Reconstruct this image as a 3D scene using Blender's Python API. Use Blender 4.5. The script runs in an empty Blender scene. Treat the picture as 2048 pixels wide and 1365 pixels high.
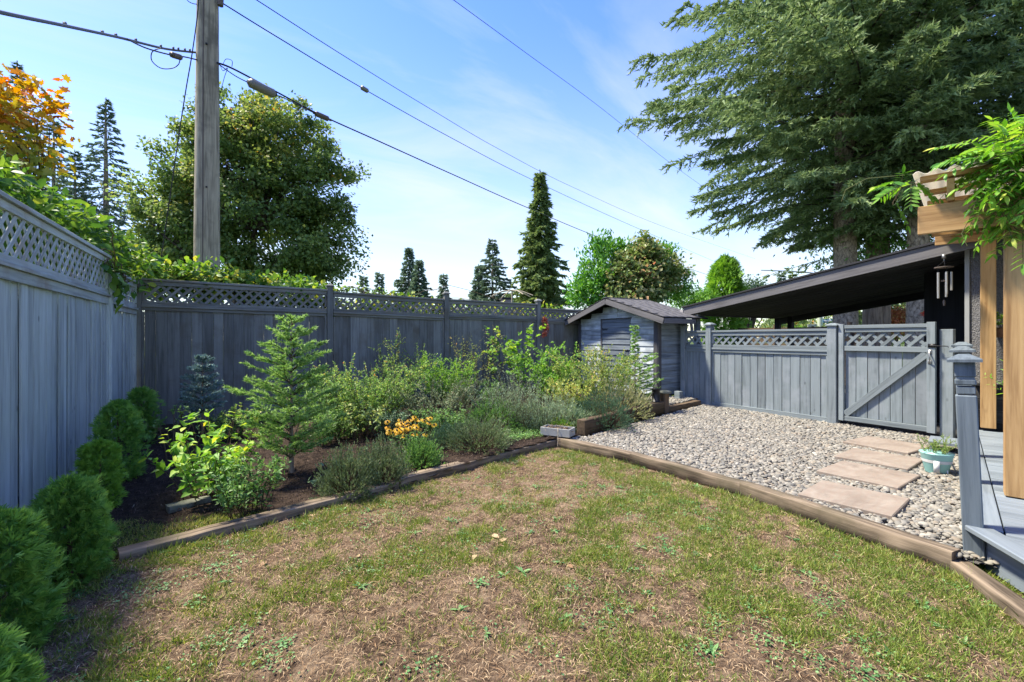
import bpy, bmesh, math, random
import numpy as np
from mathutils import Vector, Matrix

SC = bpy.context.scene
COL = SC.collection
R = math.radians
rng = np.random.default_rng(7)
random.seed(7)

# ------------------------------------------------------------------ camera, sky, sun, exposure
CAM_Z = 1.35
cam = bpy.data.cameras.new('camera')
cam.lens = 16.0
cam.sensor_width = 36.0
cam.shift_y = -0.0027
cam.clip_start = 0.05
cam.clip_end = 2000
cam_ob = bpy.data.objects.new('camera', cam)
cam_ob.location = (0, 0, CAM_Z)
cam_ob.rotation_euler = (R(90), 0, R(-30))
COL.objects.link(cam_ob)
SC.camera = cam_ob

SUN_EL, SUN_AZ = 59.0, -46.0            # elevation, compass angle from +Y towards +X
W = bpy.data.worlds.new('World')
SC.world = W
W.use_nodes = True
wn, wl = W.node_tree.nodes, W.node_tree.links
wn.clear()
w_out = wn.new('ShaderNodeOutputWorld')
w_bg = wn.new('ShaderNodeBackground')
w_sky = wn.new('ShaderNodeTexSky')
w_sky.sky_type = 'NISHITA'
w_sky.sun_disc = False
w_sky.sun_elevation = R(SUN_EL)
w_sky.sun_rotation = R(SUN_AZ)
w_sky.air_density = 1.15
w_sky.dust_density = 0.25
w_sky.ozone_density = 2.2
w_bg.inputs['Strength'].default_value = 0.15
# thin cirrus: soft white wisps mixed into the sky colour
w_tc = wn.new('ShaderNodeTexCoord')
w_sep = wn.new('ShaderNodeSeparateXYZ')
wl.new(w_tc.outputs['Generated'], w_sep.inputs[0])
def wmath(op, a, b=None):
    n = wn.new('ShaderNodeMath'); n.operation = op
    for i, v in enumerate((a, b)):
        if v is None: continue
        if isinstance(v, (int, float)): n.inputs[i].default_value = v
        else: wl.new(v, n.inputs[i])
    return n.outputs[0]
zc = wmath('ADD', wmath('MAXIMUM', w_sep.outputs['Z'], 0.0), 0.18)
w_cmb = wn.new('ShaderNodeCombineXYZ')
wl.new(wmath('DIVIDE', w_sep.outputs['X'], zc), w_cmb.inputs[0])
wl.new(wmath('DIVIDE', w_sep.outputs['Y'], zc), w_cmb.inputs[1])
w_map = wn.new('ShaderNodeMapping')
w_map.inputs['Rotation'].default_value = (0, 0, R(35))
w_map.inputs['Scale'].default_value = (0.55, 1.5, 1)
wl.new(w_cmb.outputs[0], w_map.inputs[0])
w_n1 = wn.new('ShaderNodeTexNoise')
w_n1.inputs['Scale'].default_value = 1.3
w_n1.inputs['Detail'].default_value = 8
w_n1.inputs['Roughness'].default_value = 0.58
w_n1.inputs['Distortion'].default_value = 0.7
wl.new(w_map.outputs[0], w_n1.inputs['Vector'])
w_r1 = wn.new('ShaderNodeValToRGB')
w_r1.color_ramp.elements[0].position = 0.45
w_r1.color_ramp.elements[1].position = 0.80
wl.new(w_n1.outputs['Fac'], w_r1.inputs[0])
w_hz = wn.new('ShaderNodeMapRange')                    # more veil low down
w_hz.inputs['From Min'].default_value = 0.62
w_hz.inputs['From Max'].default_value = 0.0
w_hz.inputs['To Min'].default_value = 0.0
w_hz.inputs['To Max'].default_value = 0.58
w_hz.interpolation_type = 'SMOOTHSTEP'
wl.new(w_sep.outputs['Z'], w_hz.inputs['Value'])
cl = wmath('MINIMUM', wmath('ADD', w_hz.outputs[0], wmath('MULTIPLY', w_r1.outputs[0], 0.62)), 0.92)
w_mix = wn.new('ShaderNodeMixRGB')
w_hs = wn.new('ShaderNodeHueSaturation')
w_hs.inputs['Hue'].default_value = 0.524
w_hs.inputs['Saturation'].default_value = 1.30
w_hs.inputs['Value'].default_value = 0.80
wl.new(w_sky.outputs[0], w_hs.inputs['Color'])
wl.new(w_hs.outputs[0], w_mix.inputs[1])
w_mix.inputs[2].default_value = (1.95, 2.10, 2.28, 1)
wl.new(cl, w_mix.inputs[0])
wl.new(w_mix.outputs[0], w_bg.inputs['Color'])
wl.new(w_bg.outputs[0], w_out.inputs['Surface'])

sun = bpy.data.lights.new('sun', 'SUN')
sun.energy = 3.4
sun.angle = R(5.0)
sun.color = (1.0, 0.92, 0.76)
sun_ob = bpy.data.objects.new('sun', sun)
sd = Vector((math.sin(R(SUN_AZ)) * math.cos(R(SUN_EL)), math.cos(R(SUN_AZ)) * math.cos(R(SUN_EL)), math.sin(R(SUN_EL))))
sun_ob.rotation_euler = sd.to_track_quat('Z', 'Y').to_euler()
sun_ob.location = (-10, 10, 20)
COL.objects.link(sun_ob)

SC.view_settings.view_transform = 'Standard'
SC.view_settings.look = 'None'
SC.view_settings.gamma = 1.0
SC.view_settings.exposure = 1.72
SC.view_settings.use_curve_mapping = False
SC.render.engine = 'CYCLES'
SC.cycles.max_bounces = 6
SC.cycles.transparent_max_bounces = 8
SC.cycles.use_denoising = True

# ------------------------------------------------------------------ measuring helpers (photo pixel -> place in the world)
F = 910.0
HX, HY = 1024.0, 677.0
FW = np.array((0.5, math.cos(R(30)), 0)); RT = np.array((math.cos(R(30)), -0.5, 0))
def ray(px, py):
    return FW + RT * ((px - HX) / F) + np.array((0, 0, (HY - py) / F))
def G(px, py, z=0.0):
    d = ray(px, py); t = (z - CAM_Z) / d[2]
    return Vector((d[0] * t, d[1] * t, z))
def D(px, py, dist):
    d = ray(px, py); return Vector((d[0] * dist, d[1] * dist, CAM_Z + d[2] * dist))
def VP(px, py, p0, dr):
    d = ray(px, py)
    nx, ny = -dr[1], dr[0]
    t = (p0[0] * nx + p0[1] * ny) / (d[0] * nx + d[1] * ny)
    return Vector((d[0] * t, d[1] * t, CAM_Z + d[2] * t))

# ------------------------------------------------------------------ scene graph helpers
def thing(name, label, cat, loc=(0, 0, 0), rz=0.0, group=None, kind=None):
    o = bpy.data.objects.new(name, None)
    COL.objects.link(o)
    o.location = loc; o.rotation_euler = (0, 0, rz)
    o.empty_display_size = 0.1
    return tag(o, label, cat, group, kind)
def tag(o, label=None, cat=None, group=None, kind=None):
    if label: o['label'] = label
    if cat: o['category'] = cat
    if group: o['group'] = group
    if kind: o['kind'] = kind
    return o
def link(name, me, parent=None, loc=(0, 0, 0), rot=(0, 0, 0), mat=None):
    o = bpy.data.objects.new(name, me)
    COL.objects.link(o)
    o.parent = parent; o.location = loc; o.rotation_euler = rot
    if mat and not me.materials: me.materials.append(mat)
    return o
def copy_tree(o, parent=None):
    c = o.copy(); COL.objects.link(c)
    if parent: c.parent = parent
    for ch in list(o.children): copy_tree(ch, c)
    return c

_boxes = {}
def box_mesh(dims, mat, bev=0.003):
    k = (round(dims[0], 3), round(dims[1], 3), round(dims[2], 3), mat.name, bev)
    if k in _boxes: return _boxes[k]
    bm = bmesh.new()
    bmesh.ops.create_cube(bm, size=1.0)
    for v in bm.verts:
        v.co = Vector((v.co.x * dims[0], v.co.y * dims[1], v.co.z * dims[2]))
    b = min(bev, min(dims) * 0.3)
    if b > 0:
        bmesh.ops.bevel(bm, geom=list(bm.edges), offset=b, segments=1, affect='EDGES', clamp_overlap=True)
    me = bpy.data.meshes.new('box'); bm.to_mesh(me); bm.free()
    me.materials.append(mat)
    _boxes[k] = me
    return me
def box(name, parent, c, dims, mat, rot=(0, 0, 0), bev=0.003, label=None):
    me = box_mesh(dims, mat, bev)
    o = link(name, me, parent, c, rot)
    if label: o['label'] = label
    return o

class MB:
    """collects triangles (numpy) and builds ONE mesh object"""
    def __init__(s): s.v = []; s.f = []; s.t = []; s.n = 0
    def add(s, v, f, t=0.5):
        v = np.asarray(v, float); f = np.asarray(f, int)
        s.v.append(v); s.f.append(f + s.n); s.n += len(v)
        s.t.append(np.full(len(f), t) if np.isscalar(t) else np.asarray(t, float))
    def box(s, c, dims, rz=0.0, t=0.5, M=None):
        x, y, z = np.array(dims) / 2
        v = np.array([(-x, -y, -z), (x, -y, -z), (x, y, -z), (-x, y, -z), (-x, -y, z), (x, -y, z), (x, y, z), (-x, y, z)])
        if M is not None: v = v @ np.array(M.to_3x3()).T
        if rz:
            c_, s_ = math.cos(rz), math.sin(rz)
            v = np.stack((v[:, 0] * c_ - v[:, 1] * s_, v[:, 0] * s_ + v[:, 1] * c_, v[:, 2]), 1)
        q = [(0, 3, 2, 1), (4, 5, 6, 7), (0, 1, 5, 4), (1, 2, 6, 5), (2, 3, 7, 6), (3, 0, 4, 7)]
        f = [(a, b, c2) for a, b, c2, d in q] + [(a, c2, d) for a, b, c2, d in q]
        s.add(v + np.array(c), f, t)
    def quadgrid(s, v, nu, nv, closed_v=False, t=0.5):
        """v (nu*nv,3) grid"""
        idx = np.arange(nu * nv).reshape(nu, nv)
        if closed_v: idx = np.concatenate((idx, idx[:, :1]), 1)
        a = idx[:-1, :-1].ravel(); b = idx[1:, :-1].ravel(); c = idx[1:, 1:].ravel(); d = idx[:-1, 1:].ravel()
        s.add(v, np.concatenate((np.stack((a, b, c), 1), np.stack((a, c, d), 1))), t)
    def tube(s, pts, radii, sides=6, t=0.5, cap=True, rough=0.0):
        P = np.asarray(pts, float); n = len(P)
        rad = np.broadcast_to(np.asarray(radii, float), (n,))
        T = np.gradient(P, axis=0); T /= np.linalg.norm(T, axis=1)[:, None] + 1e-9
        ref = np.array((0.0, 0.0, 1.0)) if abs(T[0, 2]) < 0.9 else np.array((1.0, 0, 0))
        A = np.cross(T, ref); A /= np.linalg.norm(A, axis=1)[:, None] + 1e-9
        B = np.cross(T, A)
        an = np.linspace(0, 2 * np.pi, sides, endpoint=False)
        rr = rad[:, None] * (1 + rough * rng.normal(size=(n, sides)))
        V = P[:, None, :] + rr[..., None] * (np.cos(an)[None, :, None] * A[:, None, :] + np.sin(an)[None, :, None] * B[:, None, :])
        s.quadgrid(V.reshape(-1, 3), n, sides, True, t)
        if cap:
            base = s.n
            s.add(np.vstack((V[0], V[-1])), [(0, i, i + 1) for i in range(1, sides - 1)] + [(sides, sides + i + 1, sides + i) for i in range(1, sides - 1)], t)
    def scatter(s, tm, P, Dr, N, L, Wd, t):
        tv, tf = tm
        tv = np.asarray(tv, float); tf = np.asarray(tf, int)
        P = np.asarray(P, float); n = len(P)
        if n == 0: return
        Dr = Dr / (np.linalg.norm(Dr, axis=1)[:, None] + 1e-9)
        B = np.cross(N, Dr); B /= np.linalg.norm(B, axis=1)[:, None] + 1e-9
        N2 = np.cross(Dr, B)
        L = np.broadcast_to(L, (n,)); Wd = np.broadcast_to(Wd, (n,))
        V = (P[:, None] + tv[None, :, 0, None] * (L[:, None, None] * Dr[:, None]) + tv[None, :, 1, None] * (Wd[:, None, None] * B[:, None])
             + tv[None, :, 2, None] * (Wd[:, None, None] * N2[:, None]))
        Fc = tf[None] + (np.arange(n) * len(tv))[:, None, None]
        t = np.broadcast_to(t, (n,))
        s.add(V.reshape(-1, 3), Fc.reshape(-1, 3), np.repeat(t, len(tf)))
    def mesh(s, name, mat, smooth=False):
        v = np.concatenate(s.v); f = np.concatenate(s.f); t = np.concatenate(s.t)
        me = bpy.data.meshes.new(name)
        me.vertices.add(len(v)); me.vertices.foreach_set('co', v.astype(np.float32).ravel())
        me.loops.add(f.size); me.loops.foreach_set('vertex_index', f.astype(np.int32).ravel())
        me.polygons.add(len(f))
        me.polygons.foreach_set('loop_start', np.arange(0, f.size, 3, dtype=np.int32))
        me.polygons.foreach_set('loop_total', np.full(len(f), 3, dtype=np.int32))
        if smooth: me.polygons.foreach_set('use_smooth', np.ones(len(f), dtype=bool))
        a = me.attributes.new('tint', 'FLOAT', 'FACE')
        a.data.foreach_set('value', np.clip(t, 0, 1).astype(np.float32))
        me.materials.append(mat)
        me.update(calc_edges=True)
        global TRIS
        TRIS += len(f)
        return me
    def build(s, name, mat, parent=None, loc=(0, 0, 0), rot=(0, 0, 0), smooth=False, kind=None, label=None):
        o = link(name, s.mesh(name, mat, smooth), parent, loc, rot)
        if kind: o['kind'] = kind
        if label: o['label'] = label
        return o
TRIS = 0
def rnd(a, b, n=None): return rng.uniform(a, b, n)
def unit(n):
    v = rng.normal(size=(n, 3)); return v / np.linalg.norm(v, axis=1)[:, None]
def norm(v): return v / (np.linalg.norm(v, axis=-1, keepdims=True) + 1e-9)

# leaf templates: x along the leaf, y across, z lift
T_TRI = ([(0, -.5, 0), (0, .5, 0), (1, 0, 0)], [(0, 2, 1)])
T_RH = ([(0, 0, 0), (.45, .5, .14), (1, 0, -.05), (.45, -.5, .14)], [(0, 2, 1), (0, 3, 2)])
T_LEAF = ([(0, 0, 0), (.22, .38, .10), (.6, .42, .06), (1, 0, -.22), (.6, -.42, .06), (.22, -.38, .10), (.45, 0, -.02)],
          [(6, 1, 0), (6, 2, 1), (6, 3, 2), (6, 4, 3), (6, 5, 4), (6, 0, 5)])
T_FAN = ([(0, 0, 0), (.5, .45, 0), (.75, .62, .05), (.45, .22, .05), (.85, .22, 0), (1, .3, .0), (.55, .04, .05), (1.05, 0, 0), (.55, -.04, .03), (1, -.26, 0), (.8, -.3, .05), (.45, -.22, .05), (.75, -.62, 0), (.5, -.45, .05)],
         [(0, 2, 1), (0, 3, 2), (0, 5, 4), (0, 6, 5), (0, 7, 6), (0, 8, 7), (0, 9, 8), (0, 10, 9), (0, 12, 11), (0, 13, 12)])
T_BLADE = ([(0, -.5, 0), (0, .5, 0), (.5, -.42, .0), (.5, .42, .0), (1, 0, -.0)], [(0, 2, 1), (1, 2, 3), (2, 4, 3)])
T_STRAW = ([(0, 0, 0), (.5, .6, 4), (.5, -.6, 4), (1, 0, 0)], [(0, 2, 1), (1, 2, 3)])
def _star():
    an = [0, 18, 30, 48, 66, 84, 108, 130, 180, 230, 252, 276, 294, 312, 330, 342]
    ra = [.62, .40, .50, .62, .36, .46, .50, .22, .30, .22, .50, .46, .36, .62, .50, .40]
    v = [(.42 + .0, 0, 0)] + [(.42 + r * math.cos(R(a)) * .95, r * math.sin(R(a)), .10 * r * (1 if i % 2 else -1)) for i, (a, r) in enumerate(zip(an, ra))]
    n = len(an)
    return (v, [(0, 1 + i, 1 + (i + 1) % n) for i in range(n)])
T_MAPLE = _star()
def _daisy():
    v = [(0, 0, 0)]; f = []
    for k in range(10):
        a = 2 * math.pi * k / 10; b = .22
        i = len(v)
        v += [(.18 * math.cos(a - b), .18 * math.sin(a - b), 0), (.5 * math.cos(a - b * .55), .5 * math.sin(a - b * .55), -.08), (.56 * math.cos(a), .56 * math.sin(a), -.14), (.5 * math.cos(a + b * .55), .5 * math.sin(a + b * .55), -.08), (.18 * math.cos(a + b), .18 * math.sin(a + b), 0)]
        f += [(i, i + 1, i + 4), (i + 1, i + 3, i + 4), (i + 1, i + 2, i + 3)]
    return (v, f)
T_DAISY = _daisy()
# ------------------------------------------------------------------ materials
class NT:
    def __init__(s, name):
        s.m = bpy.data.materials.new(name); s.m.use_nodes = True
        s.n = s.m.node_tree.nodes; s.l = s.m.node_tree.links
        s.n.clear()
        s.out = s.n.new('ShaderNodeOutputMaterial')
    def new(s, t, **kw):
        x = s.n.new('ShaderNode' + t)
        for k, v in kw.items():
            k2 = k.replace('_', ' ')
            if k2 in x.inputs: s.put(v, x.inputs[k2])
            else: setattr(x, k, v)
        return x
    def put(s, v, inp):
        if isinstance(v, bpy.types.NodeSocket): s.l.new(v, inp)
        else:
            if inp.type == 'RGBA' and len(v) == 3: v = (*v, 1)
            inp.default_value = v
    def math(s, op, a, b=0.0):
        x = s.n.new('ShaderNodeMath'); x.operation = op
        s.put(a, x.inputs[0]); s.put(b, x.inputs[1]); return x.outputs[0]
    def mix(s, f, a, b, mode='MIX'):
        x = s.n.new('ShaderNodeMixRGB'); x.blend_type = mode
        s.put(f, x.inputs[0]); s.put(a, x.inputs[1]); s.put(b, x.inputs[2]); return x.outputs[0]
    def ramp(s, fac, stops, interp='LINEAR'):
        x = s.n.new('ShaderNodeValToRGB'); cr = x.color_ramp; cr.interpolation = interp
        while len(cr.elements) < len(stops): cr.elements.new(0.5)
        for e, (p, c) in zip(cr.elements, stops):
            e.position = p; e.color = (*c, 1) if len(c) == 3 else c
        s.put(fac, x.inputs[0]); return x.outputs[0]
    def coords(s, scale=(1, 1, 1), rand=True, space='Object'):
        tc = s.n.new('ShaderNodeTexCoord')
        o = tc.outputs[space]
        if rand:
            oi = s.n.new('ShaderNodeObjectInfo')
            c = s.n.new('ShaderNodeCombineXYZ')
            for k, mul in enumerate((37.0, 91.0, 53.0)): s.put(s.math('MULTIPLY', oi.outputs['Random'], mul), c.inputs[k])
            a = s.n.new('ShaderNodeVectorMath'); a.operation = 'ADD'
            s.put(o, a.inputs[0]); s.put(c.outputs[0], a.inputs[1]); o = a.outputs[0]
        mp = s.n.new('ShaderNodeMapping'); mp.inputs['Scale'].default_value = scale
        s.put(o, mp.inputs[0]); return mp.outputs[0]
    def noise(s, vec, scale, detail=5, rough=.55, dist=0.0, out='Fac'):
        x = s.new('TexNoise', Scale=scale, Detail=detail, Roughness=rough, Distortion=dist)
        s.put(vec, x.inputs['Vector']); return x.outputs[out]
    def principled(s, col, rough=.7, spec=.3, metal=0.0, bump=None, bstr=.3, bdist=.01, **kw):
        p = s.new('BsdfPrincipled')
        s.put(col, p.inputs['Base Color']); s.put(rough, p.inputs['Roughness'])
        p.inputs['Specular IOR Level'].default_value = spec
        p.inputs['Metallic'].default_value = metal
        if bump is not None:
            b = s.new('Bump'); b.inputs['Strength'].default_value = bstr; b.inputs['Distance'].default_value = bdist
            s.put(bump, b.inputs['Height']); s.l.new(b.outputs[0], p.inputs['Normal'])
        return p
    def done(s, sh):
        s.l.new(sh.outputs[0], s.out.inputs['Surface']); return s.m

def wood(name, c1, c2, axis='z', vary=.12, stain=None, rough=.72, bstr=.35, sheen=.25, knots=False):
    """painted or bare sawn wood, grain along the given local axis, each piece a bit different"""
    t = NT(name)
    sc = {'x': (1.6, 34, 34), 'y': (34, 1.6, 34), 'z': (34, 34, 1.6)}[axis]
    v = t.coords(sc)
    g = t.noise(v, 1.0, 7, .62, .35)
    g2 = t.noise(t.coords({'x': (.8, 9, 9), 'y': (9, .8, 9), 'z': (9, 9, .8)}[axis]), 1.0, 4, .6, .6)
    big = t.noise(t.coords((2.2, 2.2, 2.2)), 1.0, 4, .6)
    f = t.math('ADD', t.math('MULTIPLY', g, .5), t.math('MULTIPLY', g2, .5))
    col = t.ramp(f, [(.39, tuple(a * .8 for a in c1)), (.5, tuple((a + b) / 2 for a, b in zip(c1, c2))), (.61, c2)])
    if stain:
        col = t.mix(t.ramp(big, [(.5, (0, 0, 0)), (.72, (1, 1, 1))]), col, stain)
    if knots:
        vo = t.new('TexVoronoi'); t.put(t.coords({'x': (4, 7, 7), 'y': (7, 4, 7), 'z': (7, 7, 4)}[axis]), vo.inputs['Vector'])
        vo.inputs['Scale'].default_value = 1.0
        kn = t.ramp(vo.outputs['Distance'], [(.06, (.8, .8, .8)), (.15, (0, 0, 0))])
        sel = t.ramp(vo.outputs['Color'], [(.62, (0, 0, 0)), (.66, (1, 1, 1))])
        col = t.mix(t.math('MULTIPLY', kn, sel), col, tuple(c * .45 for c in c1))
    oi = t.new('ObjectInfo')
    br = t.math('ADD', t.math('MULTIPLY', oi.outputs['Random'], 2 * vary), 1 - vary)
    cm = t.new('CombineXYZ'); [t.put(br, cm.inputs[k]) for k in range(3)]
    col = t.mix(1.0, col, cm.outputs[0], 'MULTIPLY')
    fine = t.noise(t.coords({'x': (8, 150, 150), 'y': (150, 8, 150), 'z': (150, 150, 8)}[axis]), 1.0, 3, .6)
    bh = t.math('ADD', t.math('MULTIPLY', f, .7), t.math('MULTIPLY', fine, .4))
    return t.done(t.principled(col, rough, sheen, bump=bh, bstr=bstr, bdist=.006))

LG = 1.6
def leafmat(name, stops, transl=.35, rough=.5, spec=.35, tcol=1.25):
    t = NT(name)
    a = t.new('Attribute', attribute_name='tint')
    oi = t.new('ObjectInfo')
    n = t.noise(t.coords((1, 1, 1), space='Object'), 2.2, 3)
    f = t.math('ADD', t.math('ADD', a.outputs['Fac'], t.math('MULTIPLY', t.math('SUBTRACT', n, .5), .35)), 0.0)
    col = t.ramp(f, [(q, tuple(min(c * LG, .8) for c in cc)) for q, cc in stops])
    p = t.principled(col, rough, spec)
    tr = t.new('BsdfTranslucent')
    hs = t.new('HueSaturation', Hue=.488, Saturation=1.1, Value=tcol); t.put(col, hs.inputs['Color'])
    t.put(hs.outputs[0], tr.inputs['Color'])
    mx = t.new('MixShader'); mx.inputs[0].default_value = transl
    t.l.new(p.outputs[0], mx.inputs[1]); t.l.new(tr.outputs[0], mx.inputs[2])
    return t.done(mx)

def simple(name, col, rough=.6, metal=0.0, spec=.4, nz=0.0, nscale=20, bstr=.0, c2=None):
    t = NT(name)
    n = t.noise(t.coords((1, 1, 1)), nscale, 5)
    c = t.mix(t.math('MULTIPLY', n, nz * 2), col, c2 if c2 else tuple(x * .5 for x in col)) if nz else col
    return t.done(t.principled(c, rough, spec, metal, bump=n if bstr else None, bstr=bstr, bdist=.004))

def bark(name, c1, c2, sx=9, sz=2.2):
    t = NT(name)
    v = t.coords((sx, sx, sz))
    vo = t.new('TexVoronoi', feature='DISTANCE_TO_EDGE'); vo.inputs['Scale'].default_value = 1.0
    nn = t.noise(v, .8, 5, .6, out='Color')
    ad = t.mix(.35, v, nn, 'ADD'); t.put(ad, vo.inputs['Vector'])
    n = t.noise(v, 1.2, 7, .65)
    f = t.math('ADD', t.math('MULTIPLY', n, .85), t.math('MULTIPLY', t.math('MINIMUM', vo.outputs['Distance'], .12), .9))
    col = t.ramp(f, [(.36, c1), (.60, c2)])
    return t.done(t.principled(col, .9, .15, bump=f, bstr=.9, bdist=.05))

P1, P2 = (.150, .176, .184), (.202, .234, .243)          # grey-blue fence paint
M = {}
M['paint_z'] = wood('fence_paint_z', P1, P2, 'z', .13, stain=(.24, .265, .28), knots=True)
M['paint_x'] = wood('fence_paint_x', P1, P2, 'x', .08)
M['dark_z'] = wood('aged_paint_z', (.138, .143, .130), (.200, .207, .190), 'z', .22, stain=(.125, .115, .092))
M['dark_x'] = wood('aged_paint_x', (.125, .130, .118), (.22, .226, .204), 'x', .15, stain=(.16, .145, .11))
M['left_z'] = wood('weathered_paint_z', (.35, .400, .400), (.48, .550, .548), 'z', .15, stain=(.39, .445, .43), bstr=.6, knots=True)
M['left_x'] = wood('weathered_paint_x', (.32, .36, .355), (.47, .525, .515), 'x', .10, stain=(.27, .235, .20), bstr=.6)
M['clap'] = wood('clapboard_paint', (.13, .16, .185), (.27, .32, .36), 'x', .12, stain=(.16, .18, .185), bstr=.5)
M['door_p'] = wood('shed_door_paint', (.085, .105, .125), (.16, .185, .21), 'x', .10)
M['trim'] = wood('shed_trim_paint', (.060, .058, .060), (.100, .097, .100), 'z', .1)
M['fascia'] = wood('fascia_paint', (.105, .100, .100), (.150, .143, .142), 'x', .06, bstr=.15)
M['black_wood'] = wood('black_soffit_boards', (.010, .010, .011), (.018, .018, .020), 'x', .2, bstr=.2)
M['deck'] = wood('deck_paint', (.150, .178, .200), (.215, .248, .272), 'x', .08, bstr=.15, rough=.5)
M['deck_z'] = wood('newel_paint', (.092, .115, .132), (.150, .180, .200), 'z', .05, bstr=.3)
M['timber'] = wood('old_timber_x', (.075, .056, .038), (.31, .24, .165), 'x', .12, stain=(.105, .088, .052), rough=.9, bstr=.8)
M['timber_d'] = wood('dark_timber_x', (.065, .045, .028), (.15, .105, .065), 'x', .12, stain=(.06, .055, .03), rough=.9, bstr=.8)
M['timber_z'] = wood('timber_post_z', (.08, .055, .034), (.17, .12, .08), 'z', .12, rough=.9, bstr=.8)
M['cedar_z'] = wood('cedar_z', (.33, .185, .072), (.49, .315, .14), 'z', .08, rough=.62, bstr=.3, knots=True)
M['cedar_x'] = wood('cedar_x', (.32, .175, .065), (.48, .30, .13), 'x', .10, rough=.62, bstr=.3, knots=True)
M['pole'] = wood('pole_wood', (.22, .19, .14), (.42, .375, .28), 'z', .0, stain=(.14, .125, .095), rough=.9, bstr=1.0)
M['shingle'] = simple('asphalt_shingle', (.115, .112, .118), .92, nz=.55, nscale=45, bstr=.5)
M['shingle_dark'] = simple('asphalt_edge', (.03, .03, .032), .92, nz=.3)
M['metal'] = simple('galvanised_metal', (.42, .42, .41), .45, .8, nz=.3)
M['chime'] = simple('chime_metal', (.50, .47, .43), .38, .75)
M['blackmetal'] = simple('black_metal', (.012, .012, .013), .45, .3)
M['cable'] = simple('cable_black', (.012, .013, .015), .6)
M['cable_grey'] = simple('cable_grey', (.10, .105, .11), .6)
M['splice'] = simple('splice_case', (.22, .21, .19), .6, nz=.3)
M['splice_b'] = simple('splice_case_brown', (.13, .10, .08), .6, nz=.3)
M['gutter'] = simple('downspout_paint', (.34, .32, .30), .5)
M['white'] = simple('white_plastic', (.72, .72, .70), .5, nz=.15)
M['aqua'] = simple('aqua_enamel', (.26, .52, .46), .45, nz=.2, nscale=6, c2=(.40, .60, .54))
M['ribbon'] = simple('white_ribbon', (.62, .62, .58), .7)
M['planter'] = simple('white_planter', (.40, .41, .40), .8, nz=.4, nscale=18, bstr=.2, c2=(.22, .22, .19))
M['rope'] = simple('rope', (.42, .36, .26), .9)
M['concrete'] = simple('mossy_stone', (.20, .195, .17), .95, nz=.5, nscale=16, bstr=.5, c2=(.07, .085, .045))
M['chimney'] = simple('chimney_render', (.27, .245, .235), .9, nz=.2)
M['house_far'] = simple('far_house_wall', (.30, .285, .275), .9, nz=.2)
M['glass'] = simple('window_glass', (.04, .05, .06), .08, 0, .8)
M['sign_blue'] = simple('sign_blue', (.06, .28, .52), .5)
M['sign_white'] = simple('sign_white', (.78, .80, .80), .5)
M['lamp_pole'] = simple('lamp_pole', (.50, .56, .40), .6, nz=.2, nscale=8)
M['red'] = simple('red_flower', (.55, .05, .02), .6)
M['brick'] = simple('brick', (.20, .10, .06), .9, nz=.4, nscale=30)
M['asphalt'] = simple('asphalt', (.05, .05, .052), .9, nz=.3, nscale=40)
def _stone():
    t = NT('sandstone_slab'); v = t.coords((1, 1, 1))
    n = t.noise(v, 4, 6, .6, .8); n2 = t.noise(v, 90, 3, .7)
    wv = t.new('TexWave', Scale=5.0, Distortion=9.0, Detail=3.0); wv.inputs['Detail Scale'].default_value = 1.2; t.put(v, wv.inputs['Vector'])
    c = t.ramp(n, [(.3, (.21, .175, .138)), (.55, (.265, .230, .185)), (.75, (.33, .295, .245))])
    c = t.mix(t.math('MULTIPLY', wv.outputs['Fac'], .18), c, (.24, .15, .11))
    c = t.mix(t.math('MULTIPLY', n2, .35), c, (.25, .18, .14))
    c = t.mix(t.ramp(t.noise(v, 2.3, 6, .7, 1.2), [(.5, (0, 0, 0)), (.66, (.6, .6, .6))]), c, (.15, .12, .095))
    return t.done(t.principled(c, .85, .2, bump=t.math('ADD', n2, n), bstr=.35, bdist=.006))
M['slab'] = _stone()
def _stucco():
    t = NT('grey_stucco'); v = t.coords((1, 1, 1), rand=False)
    n = t.noise(v, 55, 4, .6, .3); vo = t.new('TexVoronoi', Scale=70.0); t.put(v, vo.inputs['Vector'])
    h = t.math('ADD', n, t.math('MULTIPLY', vo.outputs['Distance'], .6))
    return t.done(t.principled(t.ramp(h, [(.4, (.085, .085, .087)), (.95, (.20, .198, .20))]), .9, .2, bump=h, bstr=1.0, bdist=.02))
M['stucco'] = _stucco()
def _corr():
    t = NT('corrugated_plastic')
    n = t.noise(t.coords((1, 1, 1)), 30, 5)
    p = t.principled(t.mix(n, (.62, .60, .54), (.38, .34, .28)), .4, .4)
    tr = t.new('BsdfTranslucent'); tr.inputs['Color'].default_value = (.8, .76, .66, 1)
    mx = t.new('MixShader'); mx.inputs[0].default_value = .5
    t.l.new(p.outputs[0], mx.inputs[1]); t.l.new(tr.outputs[0], mx.inputs[2])
    return t.done(mx)
M['corr'] = _corr()
def _pebble():
    t = NT('river_pebbles')
    a = t.new('Attribute', attribute_name='tint', attribute_type='INSTANCER')
    c = t.ramp(a.outputs['Fac'], [(0, (.095, .092, .082)), (.18, (.15, .145, .125)), (.36, (.215, .20, .160)), (.54, (.275, .25, .195)), (.68, (.235, .19, .135)), (.78, (.175, .168, .145)), (.92, (.32, .295, .24)), (1, (.40, .375, .31))], 'LINEAR')
    n = t.noise(t.coords((1, 1, 1), rand=False), 3, 4)
    c = t.mix(t.math('MULTIPLY', n, .35), c, (.18, .17, .16))
    return t.done(t.principled(c, .75, .3, bump=n, bstr=.2))
M['pebble'] = _pebble()
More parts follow.
